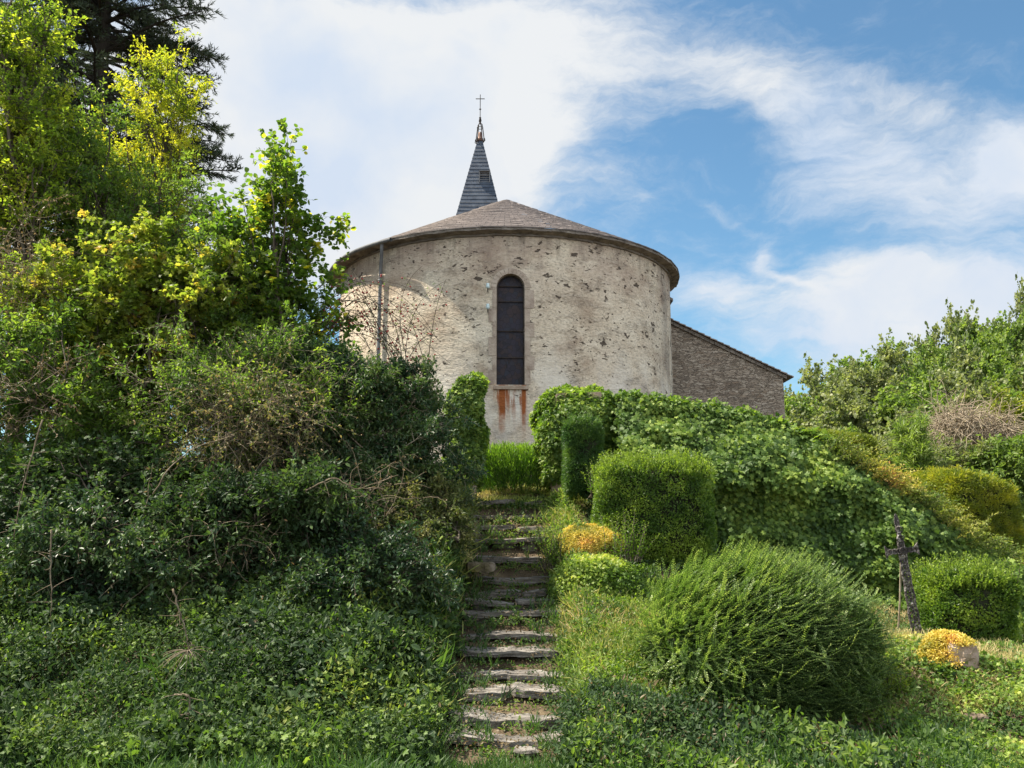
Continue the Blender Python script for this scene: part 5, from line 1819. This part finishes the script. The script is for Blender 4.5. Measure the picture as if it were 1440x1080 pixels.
tree('elder_shrub', 'dark green elder shrub low at the left edge in the shade', 'shrub', b,
     [el(90, 600, 11.6, 150, 90, .8), el(20, 520, 11.8, 110, 90, .8), el(170, 660, 11.3, 120, 80, .7)], 'mid_leaf', size=(.05, .085), limbs=60, subs=7, twigs=5, leaves=13, spread=.36, trunk_r=.05, stems=4, up=.3)
b = at(180, 760, 10.8); b[2] = gz(b[0], 10.8)
tree('ivy_thicket', 'blue green thicket of ivy shoots in deep shade above the left bank', 'shrub', b,
     [el(150, 690, 10.8, 140, 70, .6), el(270, 720, 10.8, 120, 60, .6), el(20, 730, 10.8, 110, 80, .6)], 'deep_leaf', leaf=IVY, size=(.04, .07), limbs=50, subs=7, twigs=5, leaves=9, spread=.3, twig_len=.22, trunk_r=.04, stems=4, up=.1, tone=(0, .8))
b = at(330, 700, 11.6); b[2] = gz(b[0], 11.6)
tree('spindle_shrub', 'loose green and yellow spotted shrub in the middle of the left thicket', 'shrub', b,
     [el(290, 560, 11.6, 130, 85, .6), el(400, 560, 11.8, 95, 75, .6)], 'mid_leaf', size=(.04, .07), limbs=70, subs=7, twigs=5, leaves=9, spread=.34, trunk_r=.04, stems=5, bark='dry_twig', up=.3)
for (px, Y, ells, mt, lab, nm, sz, nl) in (
        (60, 16.5, [(60, 430, 16.5, 150, 130, 1.2), (200, 480, 16.5, 120, 110, 1.0), (250, 600, 16, 150, 60, 1.0)], 'lime_leaf', 'sunlit yellow green hawthorn at the back of the thicket, far left', 'hawthorn', (.06, .10), 80),
        (330, 16.0, [(340, 480, 16, 130, 100, 1.1), (440, 530, 15.5, 80, 70, .9)], 'mid_leaf', 'green hawthorn at the back of the thicket, behind the hazel stems', 'hawthorn', (.06, .10), 80),
        (170, 12.6, [(170, 500, 12.6, 150, 75, .7), (60, 440, 12.8, 90, 90, .7)], 'lime_leaf', 'mottled green cornel shrub beneath the field maple', 'cornel_shrub', (.045, .08), 80),
        (420, 11.9, [(400, 640, 11.9, 90, 90, .6), (440, 540, 12.3, 80, 60, .6)], 'privet_leaf', 'dark small leaved blackthorn between the dead bramble and the privet', 'blackthorn', (.035, .065), 90),
        (330, 10.6, [(330, 740, 10.6, 130, 65, .5), (460, 740, 10.7, 120, 60, .5)], 'deep_leaf', 'low dark green bramble mound on the middle of the left bank', 'bramble_bush', (.05, .085), 90),
        (500, 10.3, [(540, 830, 10.4, 90, 60, .45), (430, 850, 10.1, 90, 50, .4)], 'privet_leaf', 'dark bramble clump on the steep bank just left of the middle steps', 'bramble_bush', (.04, .07), 80),
        (110, 10.2, [(100, 790, 10.2, 150, 60, .5), (230, 820, 10.0, 110, 50, .4)], 'privet_leaf', 'lowest dark ivy mound on the far left of the bank', 'bramble_bush', (.045, .08), 80)):
    b = at(px, 700, Y); b[2] = gz(b[0], Y)
    tree(nm, lab, 'shrub', b, [el(*e) for e in ells], mt, size=sz, limbs=nl, subs=7, twigs=5, leaves=12, spread=.36, twig_len=.28, trunk_r=.05, stems=4, up=.4)
# dark privet with its trunk near the gate pillar
b = at(512, 690, 12.0); b[2] = gz(b[0], 12.0)
tree('privet_bush', 'large dark glossy privet bush left of the stair head with its pale trunk showing', 'bush', b,
     [el(550, 580, 12.4, 98, 82, .75), el(470, 590, 12.4, 85, 95, .8), el(600, 630, 12.3, 62, 100, .7), el(500, 690, 12.0, 115, 80, .7)], 'privet_leaf', size=(.04, .07), limbs=130, subs=8, twigs=6, leaves=16, spread=.26, twig_len=.22, trunk_r=.055, bark='dry_twig', stems=2, up=.5, shell=.33)
b = at(600, 800, 11.4); b[2] = gz(b[0], 11.4)
tree('bank_shrub', 'ragged olive green shrub below the privet on the edge of the bank', 'shrub', b,
     [el(560, 760, 11.4, 90, 60, .5), el(470, 790, 11.2, 100, 60, .5), el(610, 720, 11.9, 45, 50, .4)], 'bramble_leaf', size=(.035, .06), limbs=80, subs=6, twigs=5, leaves=12, spread=.26, twig_len=.2, trunk_r=.03, stems=4, up=.3, tone=(0, .6))


# tangle of dead stems
def tangle(name, label, cat, ells, n, L, mat='dead_stem', r=.004, leafy=0, leafmat='brown_leaf', curl=.5, down=.3):
    c0 = np.array(ells[0][0]); base = (c0[0], c0[1], gz(c0[0], c0[1]))
    t = thing(name, label, cat, base)
    P, d = crown_points(ells, n, .6)
    k = 9
    pts = np.empty((n, k, 3)); pts[:, 0] = P
    dv = unit(rdir(n) + [0, 0, .2])
    st = rng.uniform(L[0], L[1], n) / (k - 1)
    for j in range(1, k):
        dv = unit(dv + rdir(n) * curl * .6 + np.array([0, 0, -down * j / k * .5]))
        pts[:, j] = pts[:, j - 1] + dv * st[:, None]
    g = Geo()
    rad = rng.uniform(.5, 1.3, n)[:, None] * r * np.linspace(1.2, .4, k)[None]
    g.tubes(pts, rad, 4)
    g.build('stems', M[mat], t, smooth=True)
    if leafy:
        ii = rng.integers(0, n, leafy); jj = rng.integers(2, k, leafy)
        gl = Geo()
        ps = pts[ii, jj] + rdir(leafy) * .02
        gl.leaves(LEAF, ps, rdir(leafy) + [0, 0, -.3], rdir(leafy) + [0, 0, .6], rng.uniform(.025, .05, leafy), rng.random(leafy))
        gl.build('foliage', M[leafmat], t)
    return t


tangle('dead_bramble', 'pale brown tangle of dead bramble stems in the left thicket', 'bramble', [el(340, 610, 11.1, 105, 75, .6), el(390, 570, 11.2, 75, 50, .5)], 420, (.4, 1.0), r=.0032, leafy=6000, leafmat='bramble_leaf')
tangle('dead_bramble', 'grey tangle of bare twigs at the far left edge beneath the maple', 'bramble', [el(30, 400, 12.0, 50, 110, .6), el(40, 560, 11.0, 90, 50, .5)], 240, (.5, 1.2), r=.0035, leafy=3000)
tangle('dead_bramble', 'thin dry stems hanging over the shaded left bank', 'bramble', [el(250, 780, 10.2, 200, 60, .4), el(520, 700, 11.0, 90, 60, .4)], 240, (.3, .8), r=.0035, leafy=700)


# arching rose with hips in front of the drum
def rose():
    b0 = at(440, 640, 13.4); b0[2] = gz(b0[0], 13.4)
    t = thing('wild_rose', 'wild rose with arching bare canes and red hips in front of the apse', 'shrub', b0)
    gs, gb, gl = Geo(), Geo(), Geo()
    canes = []
    for s in range(34):
        px0, py0 = rng.uniform(395, 560), rng.uniform(560, 620)
        if s < 20:
            a = at(rng.uniform(380, 440), rng.uniform(480, 560), 13.2); e = at(rng.uniform(520, 640), rng.uniform(410, 560), 13.0 + rng.uniform(-.3, .3)); m_ = at(rng.uniform(430, 510), rng.uniform(290, 420), 13.1)
        else:
            a = at(rng.uniform(540, 620), 590, 13.1); e = at(rng.uniform(480, 640), rng.uniform(365, 480), 13.0); m_ = at(rng.uniform(520, 600), rng.uniform(420, 500), 13)
        canes.append(bez(a[None], m_[None], e[None], 12)[0])
    C = np.array(canes)
    gs.tubes(C, np.linspace(.008, .003, 12)[None] * np.ones((len(C), 1)), 5)
    n = 420
    ci = rng.integers(0, len(C), n); ti = rng.integers(4, 11, n)
    A = C[ci, ti]
    dv = unit(rdir(n) + [0, 0, -.2])
    L = rng.uniform(.06, .22, n)
    B = A + dv * L[:, None]
    gs.tubes(np.stack([A, (A + B) / 2 + [0, 0, .02], B], 1), np.full((n, 3), .0022), 3)
    # hips
    z = np.array([-.014, -.008, 0, .008, .013])
    def hip(g, p):
        g.tubes(np.stack([np.full(5, p[0]), np.full(5, p[1]), p[2] + z], -1)[None], np.array([[.003, .013, .016, .012, .003]]), 6, cap=True)
    g1 = Geo(); hip(g1, np.zeros(3))
    first = g1.build('rose_hip', M['berry'], None, smooth=True)
    for i in range(100):
        o = first if i == 0 else first.copy()
        if i: COL.objects.link(o)
        o.parent = t
        o.location = Vector(B[i]) - Vector(t['_base'])
    for i in range(100, 240):
        hip(gb, B[i])
    k = rng.integers(0, n, 900)
    ps = A[k] + rdir(900) * .07
    gl.leaves(LEAF, ps, rdir(900) + [0, 0, -.3], rdir(900) + [0, 0, 1], rng.uniform(.02, .035, 900), rng.random(900))
    gs.build('canes', M['bark'], t, smooth=True)
    gb.build('rose_hip', M['berry'], t, smooth=True)['kind'] = 'stuff'
    gl.build('foliage', M['mid_leaf'], t)


rose()


# dry roots hanging on the shaded bank
def dry_root(label, px, Y, fork=0):
    pts = np.array([at(x, y, Y) for x, y in px])
    t = thing('dry_branch', label, 'branch', pts[-1])
    # densify
    k = 20
    s = np.linspace(0, len(pts) - 1.001, k); i = s.astype(int); f = (s - i)[:, None]
    P = pts[i] * (1 - f) + pts[i + 1] * f
    P[1:-1] = (P[:-2] + P[1:-1] * 2 + P[2:]) / 4 + rng.normal(size=(k - 2, 3)) * .004
    g = Geo(); g.tubes(P[None], np.linspace(.009, .004, k)[None], 6, cap=True)
    q = 14
    ii_ = rng.integers(2, k - 1, q)
    dd_ = unit(rng.normal(size=(q, 3)) * [1, .4, .8]); LL_ = rng.uniform(.06, .25, (q, 1))
    g.tubes(bez(P[ii_], P[ii_] + dd_ * LL_ * .5 + rng.normal(size=(q, 3)) * .02, P[ii_] + dd_ * LL_, 5), np.linspace(.0035, .0012, 5)[None] * np.ones((q, 1)), 4)
    if fork:
        e = P[-1]
        n = fork
        d = unit(rng.normal(size=(n, 3)) * [1, .5, .5] + [.2, -.2, -.4])
        L = rng.uniform(.08, .3, n)
        g.tubes(bez(np.repeat(e[None], n, 0), e + d * L[:, None] * .5 + [0, 0, .03], e + d * L[:, None] - [0, 0, .04], 6), np.linspace(.004, .0015, 6)[None] * np.ones((n, 1)), 4)
    g.build('stick', M['dead_stem'], t, smooth=True)


dry_root('pale curved dry stick ending in a tuft of fine rootlets on the left bank', [(243, 828), (255, 865), (263, 895), (264, 915)], 8.45, 26)
dry_root('short forked pale stick low on the shaded left bank', [(245, 977), (265, 976), (268, 995), (264, 1013), (250, 1003)], 7.85)
dry_root('long thin branch leaning across the dead bramble', [(215, 695), (240, 655), (275, 628), (330, 612)], 9.9)
dry_root('dark slanting branch in front of the elder at the left edge', [(60, 590), (42, 650), (28, 700), (20, 760)], 9.6)
dry_root('thin stem hanging down the bank near the left edge', [(72, 745), (71, 800), (73, 860)], 9.0)
dry_root('bleached twig crossing the thicket beneath the privet', [(430, 690), (470, 670), (500, 690), (560, 668)], 10.0)


# ------------------------------------------------------------------ trees beyond: wooded hill on the right
def copy_tree(o, label):
    r = o.copy(); COL.objects.link(r)
    r['label'] = label
    for ch in o.children:
        c = ch.copy(); COL.objects.link(c); c.parent = r
    return r


def hill_tree(mat, W, H, label, seed, leafsz=(.09, .17), limbs=34):
    crowns = [((0, 0, H * .62), (W, W, H * .36)), ((W * .4, .2, H * .45), (W * .6, W * .6, H * .3)), ((-W * .45, -.2, H * .48), (W * .55, W * .6, H * .3)), ((0, 0, H * .85), (W * .5, W * .5, H * .18))]
    return tree('hill_tree', label, 'tree', (0, 0, 0), crowns, mat, size=leafsz, limbs=limbs, leaf=ROUND, subs=8, twigs=6, leaves=22, spread=W * .28, twig_len=.9, trunk_r=.22, group='trees on the wooded hill')


protos = [hill_tree('hill_leaf', 2.6, 8.0, '', 1), hill_tree('hill_leaf_grey', 2.8, 7.0, '', 2), hill_tree('hill_leaf', 2.1, 9.0, '', 3), hill_tree('hill_leaf_grey', 2.3, 7.6, '', 4)]
# photograph position of each crown top and its distance
ht = [(1118, 545, 52), (1135, 520, 56), (1163, 508, 60), (1190, 500, 54), (1213, 486, 60), (1238, 490, 52), (1262, 468, 60), (1290, 452, 56), (1312, 462, 50), (1335, 448, 58),
      (1362, 438, 56), (1386, 430, 62), (1410, 425, 54), (1436, 414, 58), (1460, 412, 54),
      (1125, 580, 44), (1158, 560, 46), (1195, 545, 44), (1232, 540, 45), (1268, 520, 46), (1305, 510, 44), (1345, 495, 46), (1385, 490, 44), (1425, 478, 46), (1465, 470, 46),
      (1150, 600, 36), (1200, 592, 38), (1250, 570, 36), (1300, 560, 38), (1350, 545, 36), (1400, 535, 38), (1450, 530, 36),
      (1345, 590, 31), (1400, 585, 30), (1450, 585, 31), (1120, 610, 40)]
words_ = ['pale green', 'grey green', 'tall light green', 'broad olive']
rr = random.Random(5)
order = sorted(range(len(ht)), key=lambda q: ht[q][0])
for i, (px, py, Y) in enumerate(ht):
    k = i % 4
    if i < 4:
        o = protos[i]
    else:
        o = copy_tree(protos[k], '')
    Hh = [8.0, 7.0, 9.0, 7.6][k]
    top = at(px, py, Y)
    ground = gz(top[0], Y)
    s = rr.uniform(.85, 1.15) * (1.0 if Y > 42 else .8)
    o.location = (top[0], Y, top[2] - Hh * 1.05 * s)
    if o.location.z > ground:                      # stretch so that the trunk still stands on the hillside
        sc_z = (top[2] - ground) / (Hh * 1.05)
        o.location.z = ground - .1
        o.scale = (s * 1.1, s * 1.1, sc_z)
    else:
        o.scale = (s, s, s)
    o.rotation_euler = (0, 0, rr.uniform(0, 6.28))
    row = 'on the skyline' if i < 15 else ('of the middle row' if i < 25 else 'of the front row')
    n_in = [q for q in (range(15) if i < 15 else range(15, 25) if i < 25 else range(25, len(ht)))]
    rank = sorted(n_in, key=lambda q: ht[q][0]).index(i)
    ords = ['first', 'second', 'third', 'fourth', 'fifth', 'sixth', 'seventh', 'eighth', 'ninth', 'tenth', 'eleventh', 'twelfth', 'thirteenth', 'fourteenth', 'fifteenth'][rank]
    o['label'] = f'{words_[k]} hill tree {row}, {ords} from the church'
    o['group'] = 'trees on the wooded hill'

# nearer bushes under the hill wood
b = at(1285, 720, 24); b[2] = gz(b[0], 24)
tree('young_fir', 'light green feathery young fir between the two conifer hedges', 'tree', b,
     [el(1287, 640, 24, 34, 55, .7), el(1287, 600, 24, 18, 30, .4), el(1285, 690, 24, 42, 40, .8)], 'hill_leaf', leaf=NEEDLE, size=(.12, .2), limbs=40, subs=6, twigs=5, leaves=14, spread=.35, trunk_r=.06, up=1.0)
tangle('dry_shrub', 'brown leafless dry shrub on the slope above the golden hedge', 'shrub', [el(1345, 598, 26, 32, 22, 1.0), el(1395, 608, 26, 34, 24, 1.0)], 900, (.5, 1.4), mat='dry_twig', r=.010, leafy=5000, down=.5)
for (px, py, rx, rz_, Y, mt, lab) in ((1350, 680, 70, 60, 25, 'hill_leaf_grey', 'greyish bush below the brown dry shrub'), (1425, 670, 50, 70, 24, 'hill_leaf', 'green bush at the right edge above the golden hedge'),
                                      (1240, 650, 40, 45, 28, 'hill_leaf_grey', 'olive bush just right of the low conifer hedge'), (1420, 600, 40, 40, 27, 'gold_conifer', 'yellowish bush beside the brown dry shrub')):
    b = at(px, 720, Y); b[2] = gz(b[0], Y)
    tree('hillside_bush', lab, 'bush', b, [el(px, py, Y, rx, rz_, 1.2)], mt, size=(.08, .16), limbs=36, subs=7, twigs=5, leaves=10, spread=.45, trunk_r=.06, stems=3)

for o in list(bpy.data.objects):
    if '_base' in o:
        del o['_base']
